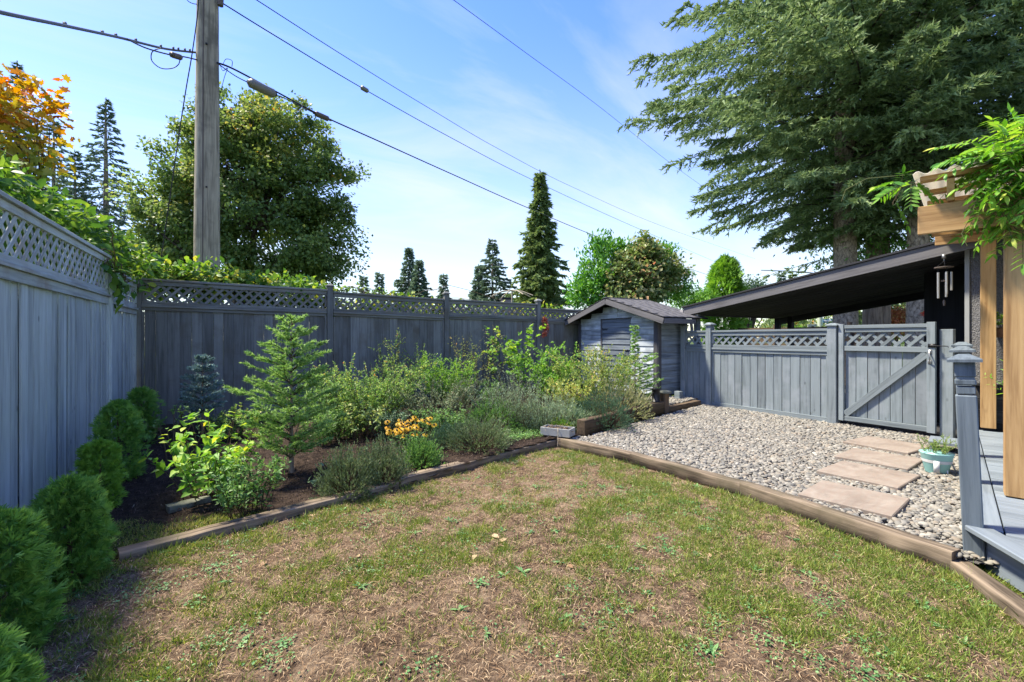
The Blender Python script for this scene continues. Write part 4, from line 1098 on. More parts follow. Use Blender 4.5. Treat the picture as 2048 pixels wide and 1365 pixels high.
# neighbour's house behind the back fence
hc = D(890, 600, 20)
nh = thing('house', "neighbour's low house with a grey hipped roof and chimney behind the back fence", 'house', (hc.x, hc.y, -.2), R(-18))
box('wall', nh, (0, 3, 1.2), (11, 6.5, 2.4), M['house_far'])
m = MB(); hw, hd_, hr = 6.1, 3.9, 3.12
m.add([(-hw, 3 - hd_, 2.42), (hw, 3 - hd_, 2.42), (hw, 3 + hd_, 2.42), (-hw, 3 + hd_, 2.42), (-2.3, 3, hr), (2.3, 3, hr)], [(0, 1, 5), (0, 5, 4), (1, 2, 5), (2, 3, 4), (2, 4, 5), (3, 0, 4), (0, 2, 1), (0, 3, 2)])
rf = m.build('roof', M['shingle'], nh)
box('chimney', rf, (3.2, 2.2, 3.0), (.50, .50, 1.0), M['chimney']); box('chimney_cap', rf, (3.2, 2.2, 3.53), (.58, .58, .10), M['shingle_dark'])
for x_ in (-3.5, -.6, 2.8):
    w_ = box('window', nh, (x_, -.262, 1.5), (1.3, .04, .95), M['sign_white']); box('pane', w_, (0, -.022, 0), (1.14, .012, .80), M['glass'])
pf = thing('parasol_frame', 'bare weathered garden parasol frame standing above the back fence beside the chimney', 'parasol frame', D(1024, 677, 17) - Vector((0, 0, 1.4)))
m = MB(); m.tube([(0, 0, 0), (0, 0, 3.2)], .03, 6); m.build('pole', M['rope'], pf)
for k in range(8):
    a = k * math.pi / 4; mm = MB(); mm.tube([(0, 0, 3.2), (.4 * math.cos(a), .4 * math.sin(a), 3.14), (.8 * math.cos(a), .8 * math.sin(a), 2.98)], .018, 5); mm.build('rib', M['rope'], pf)
# ------------------------------------------------------------------ lawn grass, straw, weeds, bark chips
LAWNP = [(-1.5, .4), (-.9, .4), (.2, .9), (1.2, .9), (4.0, -.9), (4.0, 1.0), (3.7, 1.1), (3.82, 2.5), (3.76, 3.8), (3.52, 4.88), A0, (-1.5, 3.5)]
VIEW = [(-1.55, 4.4), (-1.55, 2.2), (-.1, .9), (.8, .9), (1.6, .9), (2.4, -.2), (4.2, -.2), (4.2, 1.0), (3.7, 1.08), (3.84, 2.5), (3.76, 3.82), (3.52, 4.9), A0, (-.9, 4.4)]
def green_density(x, y):
    f = fbm(x, y, 2.1, 41); g = fbm(x, y, 7.5, 44)
    base = .16 + .42 * sstep(1.7, 3.9, x) * sstep(3.6, 1.2, y) + .22 * sstep(-.1, -1.3, x) + .16 * sstep(2.9, 3.5, x) * sstep(1, 3.6, y)
    d = sstep(.62, .38, (1 - f) * .5 + (1 - g) * .50 - base * .45 + .14)
    return np.clip(d * .95 + .06, 0.02, 1)
def scatter_grass():
    m = MB()
    # tufts
    nt = 18200
    p = pts_in(VIEW, nt, 5, green_density)
    k = rng.integers(6, 17, nt); idx = np.repeat(np.arange(nt), k); n = len(idx)
    off = rng.normal(size=(n, 2)) * .016
    x, y = p[idx, 0] + off[:, 0], p[idx, 1] + off[:, 1]
    z = lawn_z(x, y) - .003
    lean = rng.normal(size=(n, 2)) * .55 + off * 14
    d = np.column_stack((lean, rnd(.45, 1.1, n)))
    h = np.exp(rng.normal(math.log(.030), .38, n)).clip(.012, .085) * (1 + .35 * rng.normal(size=nt)[idx]).clip(.5, 1.9)
    tt = (rng.beta(2, 3, nt)[idx] * .75 + rng.random(n) * .3)
    m.scatter(T_RH, np.column_stack((x, y, z)), d, unit(n), h, rnd(.0028, .0052, n), tt)
    m.build('grass', M['l_grass'], kind='stuff')
    # straw thatch lying flat
    m = MB(); n = 72000
    p = pts_in(VIEW, n, 6)
    z = lawn_z(p[:, 0], p[:, 1]) + rnd(0, .010, n)
    a = rnd(0, 6.28, n)
    d = np.column_stack((np.cos(a), np.sin(a), rng.normal(size=n) * .14))
    L = np.exp(rng.normal(math.log(.032), .5, n)).clip(.01, .17)
    m.scatter(T_STRAW, np.column_stack((p, z)), d, np.tile((0, 0, 1.0), (n, 1)) + rng.normal(size=(n, 3)) * .3, L, rnd(.0012, .0030, n), rng.beta(2.2, 1.8, n))
    m.build('dry_thatch', M['straw'], kind='stuff')
    # clover and weeds
    m = MB(); ncl = 330
    c = pts_in(VIEW, ncl, 9, lambda x, y: sstep(.48, .62, fbm(x, y, 1.7, 61)) + .06)
    k = rng.integers(8, 45, ncl); idx = np.repeat(np.arange(ncl), k); n = len(idx)
    off = rng.normal(size=(n, 2)) * rnd(.02, .065, ncl)[idx][:, None]
    x, y = c[idx, 0] + off[:, 0], c[idx, 1] + off[:, 1]
    a = rnd(0, 6.28, n)
    d = np.column_stack((np.cos(a), np.sin(a), rnd(-.1, .35, n)))
    sz = rnd(.008, .018, n) * rnd(.7, 1.5, ncl)[idx]
    m.scatter(T_RH, np.column_stack((x, y, lawn_z(x, y) + rnd(.004, .022, n))), d, np.tile((0, 0, 1.0), (n, 1)) + rng.normal(size=(n, 3)) * .25, sz, sz * .8, rng.random(n) * .7 + rng.random(ncl)[idx] * .3)
    # dandelion-like rosettes
    nr = 60; c = pts_in(VIEW, nr, 19); 
    k = rng.integers(5, 9, nr); idx = np.repeat(np.arange(nr), k); n = len(idx); a = rnd(0, 6.28, n)
    d = np.column_stack((np.cos(a), np.sin(a), rnd(.05, .5, n))); sz = rnd(.03, .065, n)
    m.scatter(T_LEAF, np.column_stack((c[idx], lawn_z(c[idx, 0], c[idx, 1]) + .004)), d, np.tile((0, 0, 1.0), (n, 1)), sz, sz * .32, rng.random(n))
    m.build('clover', M['l_clover'], kind='stuff')
    # dry fallen leaves
    for k in range(14):
        q = pts_in(VIEW, 1, 200 + k)[0]; mm = MB(); a = random.uniform(0, 6.28); s = random.uniform(.022, .045)
        mm.scatter(T_LEAF, [(0, 0, 0)], np.array([(math.cos(a), math.sin(a), .1)]), np.array([(random.uniform(-.3, .3), random.uniform(-.3, .3), 1)]), s * 1.6, s, random.uniform(.35, .8))
        m_ = mm.build('fallen_leaf', M['straw'], loc=(q[0], q[1], float(lawn_z(q[0], q[1])) + .012))
        tag(m_, 'dry tan leaf fallen on the patchy lawn', 'leaf', 'dry leaves fallen on the lawn')
scatter_grass()
# bark chips and twigs over the bed
m = MB(); n = 22000
BV = [(-1.5, 3.7), A0, B0, (4.0, 5.05), (6.3, 5.8), (7.2, 6.4), (7.3, 9.4), (-1.5, 9.4)]
p = pts_in(BV, n, 31); a = rnd(0, 6.28, n)
d = np.column_stack((np.cos(a), np.sin(a), rng.normal(size=n) * .3))
m.scatter(T_STRAW, np.column_stack((p, bed_z(p[:, 0], p[:, 1]) + rnd(0, .012, n))), d, np.tile((0, 0, 1.0), (n, 1)) + rng.normal(size=(n, 3)) * .5, np.exp(rng.normal(math.log(.020), .5, n)).clip(.006, .11), rnd(.002, .008, n), rng.beta(1.5, 2.4, n))
m.build('bark_mulch', M['chips'], kind='stuff')
# creeping ground cover in the middle of the bed
m = MB(); n = 15000
GC = [(1.7, 4.9), (3.45, 5.1), (4.0, 5.2), (6.2, 5.95), (6.2, 6.6), (4.6, 7.3), (2.6, 6.6)]
p = pts_in(GC, n, 33, lambda x, y: sstep(.33, .60, fbm(x, y, 1.9, 71)))
a = rnd(0, 6.28, n); hz = .12 * fbm(p[:, 0], p[:, 1], 3, 5)
m.scatter(T_RH, np.column_stack((p, bed_z(p[:, 0], p[:, 1]) + rnd(.0, 1.0, n) * hz)), np.column_stack((np.cos(a), np.sin(a), rnd(0, .8, n))), np.tile((0, 0, 1.0), (n, 1)) + rng.normal(size=(n, 3)) * .5, rnd(.015, .032, n), rnd(.010, .020, n), rng.random(n))
m.build('ground_cover', M['l_green'], kind='stuff')
# weeds and short grass in the left corner by the evergreens
m = MB(); n = 7000
p = pts_in([(-1.3, 3.5), (-.7, 3.9), (.2, 4.15), (.0, 4.5), (-1.1, 4.6)], n, 37, lambda x, y: sstep(.3, .6, fbm(x, y, 3.3, 77)))
z = bed_z(p[:, 0], p[:, 1]); d = np.column_stack((rng.normal(size=(n, 2)) * .6, rnd(.4, 1, n)))
m.scatter(T_BLADE, np.column_stack((p, z)), d, unit(n), rnd(.02, .05, n), rnd(.002, .004, n), rng.random(n))
m.build('grass', M['l_grass'], kind='stuff')

# ------------------------------------------------------------------ plant builders (all at the origin, base z = 0)
def place(t, p, z=None):
    t.location = (p[0], p[1], float(bed_z(p[0], p[1])) - .01 if z is None else z)
def stems(k, h, spread, bend=.25, n=6, r0=.02, hv=.2):
    out = []
    for i in range(k):
        a = random.uniform(0, 2 * math.pi); s = spread * math.sqrt(random.random()); hh = h * random.uniform(1 - hv, 1)
        t = np.linspace(0, 1, n)[:, None]
        dx = np.array((math.cos(a), math.sin(a), 0))
        w = rng.normal(size=3) * .05 * h; w[2] = 0
        P = dx * (r0 + s * (.38 + .62 * t ** (1 + bend))) + np.array((0, 0, 1)) * hh * t + w * np.sin(t * math.pi)
        out.append(P)
    return out
def samp(P, t):
    n = len(P) - 1; u = np.clip(t, 0, .9999) * n; i = u.astype(int); f = (u - i)[:, None]
    return P[i] * (1 - f) + P[i + 1] * f, norm(P[i + 1] - P[i])
def leafy(name, label, cat, pos, h, spread, k, lps, leaf, L, mat, tmpl=T_LEAF, sub=2, subl=.25, t0=.2, stem_r=.004, up=.3, droop=.0, wr=.5, tint=(0, 1), z=None, group=None, bend=.4, stemt=.4, topbias=False, hv=.35):
    """stemmed plant: k stems, each with sub twigs carrying leaves"""
    t = thing(name, label, cat, (0, 0, 0), 0, group); place(t, pos, z)
    ms, ml = MB(), MB()
    for P in stems(k, h, spread, bend, hv=hv):
        ms.tube(P, np.linspace(stem_r, stem_r * .35, len(P)), 4, stemt, cap=False)
        tw = [P]
        for j in range(sub):
            s = random.uniform(.3, .95); b, d = samp(P, np.array([s])); dd = norm(d[0] * .6 + rng.normal(size=3) * np.array((.8, .8, .35)) + np.array((0, 0, up)))
            ll = subl * h * random.uniform(.5, 1.1); tt = np.linspace(0, 1, 4)[:, None]
            Q = b[0] + dd * ll * tt + np.array((0, 0, -droop * ll)) * tt * tt
            ms.tube(Q, np.linspace(stem_r * .5, stem_r * .2, 4), 3, stemt, cap=False); tw.append(Q)
        for q, Q in enumerate(tw):
            n = max(2, int(lps * (1.0 if q == 0 else .6) * random.uniform(.7, 1.3)))
            s = rnd(t0 if q == 0 else .05, 1.02, n)
            if topbias: s = 1 - (1 - s) * rnd(.3, 1, n)
            b, d = samp(Q, s)
            r_ = rng.normal(size=(n, 3)); r_ -= (r_ * d).sum(1)[:, None] * d; r_ = norm(r_)
            dd = norm(d * .35 + r_ + np.array((0, 0, up - droop)))
            sz = leaf * rnd(.55, 1.15, n) * (1.1 - .45 * s)
            N = np.tile((0, 0, 1.0), (n, 1)) + rng.normal(size=(n, 3)) * .45
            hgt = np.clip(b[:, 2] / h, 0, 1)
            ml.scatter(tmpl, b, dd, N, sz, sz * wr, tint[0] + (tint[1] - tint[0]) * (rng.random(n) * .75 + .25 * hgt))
    ms.build('stems', M['stem'], t); ml.build('foliage', M[mat], t)
    return t
def thuja(label, pos, h, r, n=1500, mat='l_thuja', z=None, fs=.075, name='thuja', group='evergreens along the left fence', cat='evergreen shrub', top=.34):
    t = thing(name, label, cat, (0, 0, 0), random.uniform(0, 6), group); place(t, pos, z)
    m = MB(); ms = MB()
    ms.tube([(0, 0, 0), (0, 0, h * .5), (0.01, 0, h * .9)], [.02 * h + .006, .012 * h + .003, .004], 6, .2); ms.build('trunk', M['stem'], t)
    # shell-biased positions in an egg shape with lumps
    u = rng.random(n) ** .8; a = rnd(0, 6.28, n)
    zz = u * h
    nc = max(30, n // 22); ca = rnd(0, 6.28, nc); cu = rng.random(nc) ** .8; ci = rng.integers(0, nc, n)
    kk = rng.random(n) < .75; a = np.where(kk, ca[ci] + rng.normal(size=n) * .16, a); u = np.where(kk, np.clip(cu[ci] + rng.normal(size=n) * .045, 0, 1), u); zz = u * h
    cb = 1 + .16 * rng.normal(size=nc)
    prof = np.where(u < .35, .72 + .28 * np.sin(u / .35 * math.pi / 2), np.cos((u - .35) / .65 * math.pi / 2) ** top)
    lump = 1 + .22 * np.sin(a * 3 + zz * 9 / h + 1) * np.sin(zz * 14 / h + a) + .10 * np.sin(a * 7 + zz * 23 / h)
    rr = r * prof * lump * (rnd(.25, 1, n) ** .42) * np.where(kk, cb[ci], 1)
    P = np.column_stack((np.cos(a) * rr, np.sin(a) * rr, zz * .98))
    out = np.column_stack((np.cos(a), np.sin(a), np.zeros(n)))
    d = norm(out * rnd(.3, 1.1, n)[:, None] + np.array((0, 0, 1)) * rnd(.0, 1.0, n)[:, None] + rng.normal(size=(n, 3)) * .42)
    N = norm(np.column_stack((-np.sin(a), np.cos(a), np.zeros(n))) + rng.normal(size=(n, 3)) * .7)
    sz = fs * rnd(.6, 1.25, n)
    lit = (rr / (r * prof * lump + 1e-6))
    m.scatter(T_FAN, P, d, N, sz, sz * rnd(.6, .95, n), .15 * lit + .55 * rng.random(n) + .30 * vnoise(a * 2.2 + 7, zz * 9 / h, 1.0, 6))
    # stray tips
    k = n // 8; i = rng.integers(0, n, k)
    m.scatter(T_FAN, P[i] + d[i] * sz[i][:, None] * .7, norm(d[i] + rng.normal(size=(k, 3)) * .4), N[i], sz[i] * .7, sz[i] * .35, rnd(.6, 1, k))
    m.build('foliage', M[mat], t)
    return t
def conifer(name, label, cat, pos, H, z0, Lmax, nb, mat, barkmat='bark_fir', trunk_r=.2, elem=.12, ew=.04, tw_per_m=9, el_per_tw=14, prof=None, droop=.35, rise=.1, twl=.35, hang=.3, group=None, zb=-.2, lean=(0, 0), zmax=None, trunk_sides=10, az=None, spread=.55, jit=.16, gaps=0.0, tmpl=T_TRI, trunk_top=None, whorl=0, avoid=None):
    t = thing(name, label, cat, (pos[0], pos[1], zb), 0, group)
    mt, mf, mb = MB(), MB(), MB()
    zs = np.linspace(0, H, 24)
    cx = lambda z: np.stack((lean[0] * z / H + 0 * z, lean[1] * z / H + 0 * z, z), -1)
    mt.tube(cx(zs) + np.column_stack((np.sin(zs * .7) * .03 * trunk_r, np.cos(zs * .9) * .03 * trunk_r, 0 * zs)), trunk_r * (1 - zs / H * .96) ** .8 * (1 + .35 * np.exp(-zs / (trunk_r * 1.8 + .01))), trunk_sides, .4, rough=.02)
    if prof is None: prof = lambda u: (1 - u) ** .75
    ga = random.uniform(0, 6)
    for i in range(nb):
        u = (i + random.random() * .9) / nb
        z = z0 + (H - z0) * u * .985
        if whorl: z = z0 + (H - z0) * (math.floor(u * whorl) + .5 + random.uniform(-.26, .26)) / whorl; u = (z - z0) / (H - z0)
        if zmax and z > zmax and random.random() < .6: continue
        if gaps and random.random() < gaps: continue
        a = ga + i * 2.39996 + random.uniform(-.35, .35)
        if avoid and z < avoid[1] and abs((a - avoid[0] + math.pi) % (2 * math.pi) - math.pi) < avoid[2]: a += math.pi
        L = Lmax * prof(u) * random.uniform(1 - jit * 2, 1 + jit * .6)
        if L < elem * .45: L = elem * .45
        rad = np.array((math.cos(a), math.sin(a), 0)); tan = np.array((-rad[1], rad[0], 0))
        ns = 9; s = np.linspace(0, 1, ns)[:, None]
        up_ = rise + .35 * (u > .8) * (u - .8) * 5
        dr_ = droop * (1.5 if (u < .12 and avoid) else 1)
        bz = L * (up_ * s - dr_ * s ** 2 + droop * .35 * s ** 4)
        B = cx(np.array([z]))[0] + rad * L * s + np.array((0, 0, 1)) * bz + tan * L * .06 * np.sin(s * 3 + i)
        mb.tube(B, np.linspace(max(.006 * L + .004, elem * .03), .002 + .0006 * L, ns), 4, .3, cap=False)
        nt = max(3, int(L * tw_per_m)); st = np.sort(rnd(.12, 1.0, nt)) if L > .5 else rnd(.05, 1, nt)
        b, d = samp(B, st)
        side = np.where(np.arange(nt) % 2 == 0, 1.0, -1.0)
        ang = rnd(.5, 1.0, nt)
        td = norm(d * np.cos(ang)[:, None] + tan[None] * (side * np.sin(ang))[:, None] + np.array((0, 0, -1)) * (hang * rnd(.2, 1.3, nt))[:, None] + rng.normal(size=(nt, 3)) * .16)
        tl = twl * L ** .5 * (1.15 - .8 * st) * rnd(.6, 1.25, nt)
        tl = np.maximum(tl, elem * .8)
        ke = max(3, int(el_per_tw)); E = np.repeat(np.arange(nt), ke); q = np.tile((np.arange(ke) + .5) / ke, nt) + rnd(-.5, .5, nt * ke) / ke
        P = b[E] + td[E] * (tl[E] * q)[:, None] + np.array((0, 0, -1)) * (hang * .5 * tl[E] * q * q)[:, None]
        r_ = rng.normal(size=(len(E), 3)); r_ = norm(r_)
        ed = norm(td[E] * 1.0 + r_ * spread)
        n = len(E)
        mf.scatter(tmpl, P, ed, unit(n), elem * rnd(.6, 1.2, n), ew * rnd(.7, 1.2, n), (.25 + .5 * rng.random(n) + .22 * q * rng.random(n) + .15 * (rng.random(nt)[E] - .5)))
        # foliage along the axis tip
        n = max(6, int(ke * 1.5)); s2 = rnd(.55, 1.03, n); b2, d2 = samp(B, s2)
        mf.scatter(tmpl, b2, norm(d2 + unit(n) * spread), unit(n), elem * rnd(.6, 1.2, n), ew, rnd(.3, 1, n))
    # leader
    n = 16; s2 = rnd(.93, 1.0, n)
    mf.scatter(tmpl, cx(H * s2), norm(np.array((0, 0, 1.0)) + unit(n) * .6), unit(n), elem * rnd(.35, .7, n), ew * .7, rnd(.4, 1, n))
    tr = mt.build('trunk', M[barkmat], t, smooth=True); mb.build('branches', M['bark_dark'], t); mf.build('crown', M[mat], t)
    return t
def mound(label, pos, r, h, n, mat, el=.03, ew=.006, name='heather', cat='low shrub', tint=(0, 1), asp=1.0, rz=0.0, group='low mounded shrubs at the edge of the bed', brown=True, z=None, upd=.7):
    t = thing(name, label, cat, (0, 0, 0), rz, group); place(t, pos, z)
    m, ms = MB(), MB()
    nt = n // 9
    a = rnd(0, 6.28, nt); ph = np.arccos(rnd(0.02, 1, nt)); sh = rnd(.55, 1.0, nt) ** .5 * (1 + .16 * np.sin(a * 4 + 1) + .12 * rng.normal(size=nt))
    tip = np.column_stack((np.cos(a) * np.sin(ph) * r * sh, np.sin(a) * np.sin(ph) * r * sh * asp, np.cos(ph) * h * sh + .02))
    base = tip * np.array((.35, .35, .1))
    for i in range(0, nt, 6): ms.tube([base[i], (base[i] + tip[i]) / 2 + rng.normal(size=3) * .02 * r, tip[i] * .93], [.003, .002, .001], 3, .25, cap=False)
    d0 = norm(tip - base)
    E = np.repeat(np.arange(nt), 9); q = rnd(.0, 1, len(E)); nE = len(E)
    sl_ = el * 2.4
    P = tip[E] - d0[E] * (sl_ * q)[:, None]
    d = norm(d0[E] * .8 + np.array((0, 0, upd)) + unit(nE) * .65)
    m.scatter(T_RH, P, d, unit(nE), el * rnd(.5, 1.2, nE), ew * rnd(.7, 1.3, nE), tint[0] + (tint[1] - tint[0]) * (.7 * rng.random(nE) + .3 * rng.random(nt)[E]))
    ms.build('stems', M['stem'], t); m.build('foliage', M[mat], t)
    return t
def broadleaf(name, label, pos, zb, lumps, n_clump, per, leaf, mat, tmpl=T_RH, trunk_r=.25, barkmat='bark_dark', cr=.6, wr=.8, cat='tree', group=None, trunk_h=2.0, fork=None, tfun=None, limbs=True, shell=.45, drop=.25):
    """lumps: list of (x,y,z,rx,ry,rz) ellipsoids relative to the base"""
    t = thing(name, label, cat, (pos[0], pos[1], zb), 0, group)
    lumps = np.array(lumps, float); vol = (lumps[:, 3] * lumps[:, 4] * lumps[:, 5]) ** .72; pr = vol / vol.sum()
    li = rng.choice(len(lumps), n_clump, p=pr); u = unit(n_clump); rr = rnd(.12, 1, n_clump) ** shell
    C = lumps[li, :3] + u * rr[:, None] * lumps[li, 3:]
    out = norm(C - (lumps[:, :3] * pr[:, None]).sum(0) + np.array((0, 0, .3)))
    m, mt, mbr = MB(), MB(), MB()
    top = np.array((0, 0, trunk_h)); fk = fork if fork else [(0, 0, trunk_h)]
    if limbs:
        mt.tube([(0, 0, 0), (0, 0, trunk_h * .5), (0, 0, trunk_h)], [trunk_r * 1.25, trunk_r, trunk_r * .9], 10, .4)
        for f_ in fk:
            f_ = np.array(f_); mt.tube([top * .85, (top + f_) / 2 + rng.normal(size=3) * .1, f_], [trunk_r * .75, trunk_r * .5, trunk_r * .3], 7, .4)
        for i in range(0, n_clump, 2):
            f_ = np.array(fk[int(np.argmin([np.linalg.norm(np.array(q) - C[i]) for q in fk]))])
            md = f_ * .5 + C[i] * .5 + np.array((0, 0, .08)) * np.linalg.norm(C[i] - f_) + rng.normal(size=3) * .12
            mbr.tube([f_, md, C[i]], [trunk_r * .16, trunk_r * .09, trunk_r * .03], 4, .4, cap=False)
    idx = np.repeat(np.arange(n_clump), per); n = len(idx)
    csz = cr * rnd(.6, 1.3, n_clump)
    g = rng.normal(size=(n, 3)).clip(-1.7, 1.7) * np.array((1, 1, .62)) * .5
    P = C[idx] + g * csz[idx][:, None]
    d = norm(out[idx] * .6 + rng.normal(size=(n, 3)) * .7 + np.array((0, 0, -drop)))
    N = norm(np.array((0, 0, .9)) + out[idx] * .5 + rng.normal(size=(n, 3)) * .55)
    sz = leaf * rnd(.55, 1.2, n)
    tt = rng.random(n) * .62 + rng.random(n_clump)[idx] * .38
    if tfun is not None: tt = tfun(P, tt)
    m.scatter(tmpl, P, d, N, sz, sz * wr, tt)
    if limbs: mt.build('trunk', M[barkmat], t, smooth=True); mbr.build('branches', M[barkmat], t)
    m.build('crown', M[mat], t)
    return t
# ------------------------------------------------------------------ trees beyond the fences
def at(px, dist): p = D(px, 677, dist); return (p.x, p.y)
def zpx(py, dist): return CAM_Z + (HY - py) * dist / F
# big maple behind the pole
mp = at(500, 21)
S = 21 / F
def ml(px, py, rx, rz, ry=None):                          # lump from photo position, metres relative to trunk base
    p = D(px, py, 21); return (p.x - mp[0], p.y - mp[1] , p.z + .2, rx * S, (ry or rx) * S, rz * S)
lumps = [ml(470, 300, 95, 90), ml(560, 290, 100, 85), ml(380, 330, 80, 80), ml(640, 380, 75, 90), ml(330, 420, 75, 80), ml(520, 430, 150, 110, 110), ml(640, 480, 80, 75), ml(400, 470, 100, 80), ml(300, 500, 60, 60), ml(600, 540, 90, 45), ml(480, 235, 60, 45), ml(430, 540, 110, 50)]
fk = [(-.9, .3, 4.0), (.6, -.2, 4.4), (0, .6, 5.2), (1.6, .4, 4.6), (-1.9, .1, 4.8), (.2, 0, 6.6)]
broadleaf('maple_tree', 'large round green maple with a dark forked trunk behind the utility pole', mp, -.2, lumps, 460, 190, .17, 'l_maple', T_RH, trunk_r=.36, cr=.72, fork=fk, trunk_h=2.6, shell=.42,
          tfun=lambda P, t: np.clip(t * .9 + .12 * sstep(4, 11, P[:, 2]) * (fbm(P[:, 0], P[:, 2], .5, 9) > .5), 0, 1))
# autumn vine maple at the upper left
vm = at(20, 6.6)
S7 = 6.6 / F
def vl(px, py, r, dist=6.6):
    p = D(px, py, dist); return (p.x - vm[0], p.y - vm[1], p.z + .1, r * S7, r * S7, r * S7 * .8)
t = broadleaf('vine_maple', 'small maple with orange and yellow autumn leaves rising above the left fence', vm, -.1, [vl(30, 215, 55), vl(70, 190, 32), vl(20, 290, 60), vl(50, 330, 45), vl(-60, 250, 90), vl(85, 235, 26), vl(-20, 190, 45)], 120, 10, .135, 'l_vmaple', T_MAPLE, trunk_r=.07, cr=.30, wr=1.0, trunk_h=1.8, fork=[(0, 0, 2.6), (.3, .1, 3.0), (-.3, 0, 2.8)],
              tfun=lambda P, t: np.clip(t * .55 + .42 * sstep(3.0, 4.9, P[:, 2]) + .02, 0, 1))
# creeper mass on the left fence and along the back fence
def creeper(label, pts, n, leaf, mat='l_vine', name='creeper', rad=.35, zs=.3, seed=0, tmpl=T_LEAF, wr=.6, hang=.15, group=None, tb=0.0):
    P = np.array(pts, float); t = thing(name, label, 'climbing plant', tuple(P[0]), 0, group)
    o = P[0]; P = P - o
    m, ms = MB(), MB()
    for k in range(max(6, n // 350)):
        w = np.array([p + rng.normal(size=3) * (rad * .5, rad * .5, zs * .5) for p in P]); s = np.linspace(0, 1, 24)
        Q = np.column_stack([np.interp(s * (len(w) - 1), np.arange(len(w)), w[:, c]) for c in range(3)])
        ms.tube(Q + rng.normal(size=Q.shape) * .02, .006, 4, .4, cap=False)
    u = rng.random(n) * (len(P) - 1); i = u.astype(int); f = (u - i)[:, None]
    c = P[i] * (1 - f) + P[i + 1] * f
    bump = .6 + .8 * vnoise(u * 2.1 + seed, u * 0, 1.0, seed)
    off = norm(rng.normal(size=(n, 3))) * (rng.random(n) ** .4)[:, None] * np.array((rad, rad, zs)) * bump[:, None]
    d = norm(off / (np.array((rad, rad, zs))) * .6 + rng.normal(size=(n, 3)) * .6 + np.array((0, 0, -hang)))
    N = norm(np.array((0, 0, .8)) + off * 1.2 + rng.normal(size=(n, 3)) * .45)
    sz = leaf * rnd(.5, 1.2, n)
    m.scatter(tmpl, c + off, d, N, sz, sz * wr, np.clip(rng.random(n) * .75 + .25 * vnoise(u * 5, u * 0 + 3, 1.0, seed + 2) + tb, 0, 1))
    ms.build('stems', M['stem'], t); m.build('foliage', M[mat], t)
    return t
creeper('dense bright green creeper spilling over the top of the left fence near the corner', [(-2.5, 3.4, 2.7), (-2.4, 5.0, 2.76), (-2.28, 6.4, 2.72), (-2.2, 7.6, 2.66), (-2.05, 8.6, 2.60), (-1.8, 9.7, 2.55)], 7500, .125, rad=.46, zs=.38, seed=3)
creeper('leafy creeper hanging down over the left fence post in the corner', [(-1.6, 7.5, 2.38), (-1.52, 7.85, 2.18), (-1.50, 7.95, 2.02)], 90, .16, rad=.14, zs=.2, seed=5, hang=.5)
creeper('bright green creeper along the back fence top at the foot of the utility pole', [(-1.6, 9.9, 2.35), (-.6, 10.0, 2.42), (.3, 10.0, 2.30), (1.4, 10.0, 2.15)], 3800, .13, rad=.38, zs=.30, seed=8, tb=.1)
creeper('yellow-green creeper growing behind the lattice of the back fence', [(-1.5, 9.95, 1.6), (.6, 9.95, 1.75), (2.4, 10.0, 1.95), (4.2, 10.0, 1.9), (7.3, 10.05, 1.85)], 5200, .11, rad=.26, zs=.42, seed=11, tb=.2)
creeper('loose bramble shoots sticking up over the second panel of the back fence', [(1.4, 9.8, 2.30), (1.8, 9.8, 2.36), (2.5, 9.75, 2.30), (2.9, 9.8, 2.18)], 260, .085, rad=.14, zs=.13, seed=13, tb=.1)
# far conifers
def fc(px, top, dist, wpx, name='conifer', label='', zlow=.12, n=70, gaps=0.0, mat='l_fir_bg', el=None, droop=.25, **k):
    H = zpx(top, dist) + .2; L = wpx / 2 * dist / F
    e = el if el else max(.12, 6.5 * dist / F)
    return conifer(name, label, 'tree', at(px, dist), H, H * zlow, L * 1.5, int(n * 1.8), mat, trunk_r=.018 * H, elem=e, ew=e * .40, tw_per_m=8 / max(.7, L / 2), el_per_tw=12, prof=lambda u: max(.03, (1 - u) ** .95), droop=droop, rise=.12, twl=.45, hang=.25, gaps=gaps, group='conifers on the skyline', trunk_sides=6, **k)
fc(212, 196, 32, 175, name='larch_tree', label='thin sparse conifer with a bare-looking trunk left of the big maple', n=110, gaps=.05, zlow=.2, mat='l_fir_bg')
fc(35, 122, 26, 120, label='dark conifer top rising behind the orange maple at the left edge', n=120)
fc(108, 235, 36, 150, label='pale open conifer between the orange maple and the sparse larch', n=110)
fc(150, 300, 30, 190, label='low broad conifer behind the creeper, left of the big maple', n=100)
fc(728, 552, 60, 34, label='leftmost of the small dark firs above the second fence panel', n=40)
fc(759, 545, 60, 36, label='slim pointed fir just left of the twin firs', n=40)
fc(818, 496, 52, 82, label='taller of the twin firs above the back fence', n=80)
fc(838, 520, 50, 78, label='shorter right-hand fir of the pair above the back fence', n=70)
fc(887, 549, 60, 36, label='small lone fir above the third fence post', n=40)
fc(985, 480, 42, 95, label='irregular fir with a visible trunk above the neighbour chimney', n=75, gaps=.25, zlow=.35)
fc(957, 530, 42, 50, label='small fir leaning against the irregular fir, left of the chimney', n=50)
fc(1563, 545, 55, 34, label='left of two small firs above the carport roof', n=36)
fc(1585, 545, 55, 34, label='right of two small firs above the carport roof, paler', n=36, mat='l_col')
# tall columnar conifer
H = zpx(343, 38) + .2
conifer('columnar_conifer', 'tall narrow golden-green conifer standing alone above the back fence', 'tree', at(1080, 38), H, .6, 2.9, 420, 'l_col', trunk_r=.28, elem=.34, ew=.15, tw_per_m=7.5, el_per_tw=11, prof=lambda u: max(.07, (1 - u) ** .62 * (.92 + .2 * math.sin(u * 5))), droop=.55, rise=.25, twl=.36, hang=.5, jit=.3)
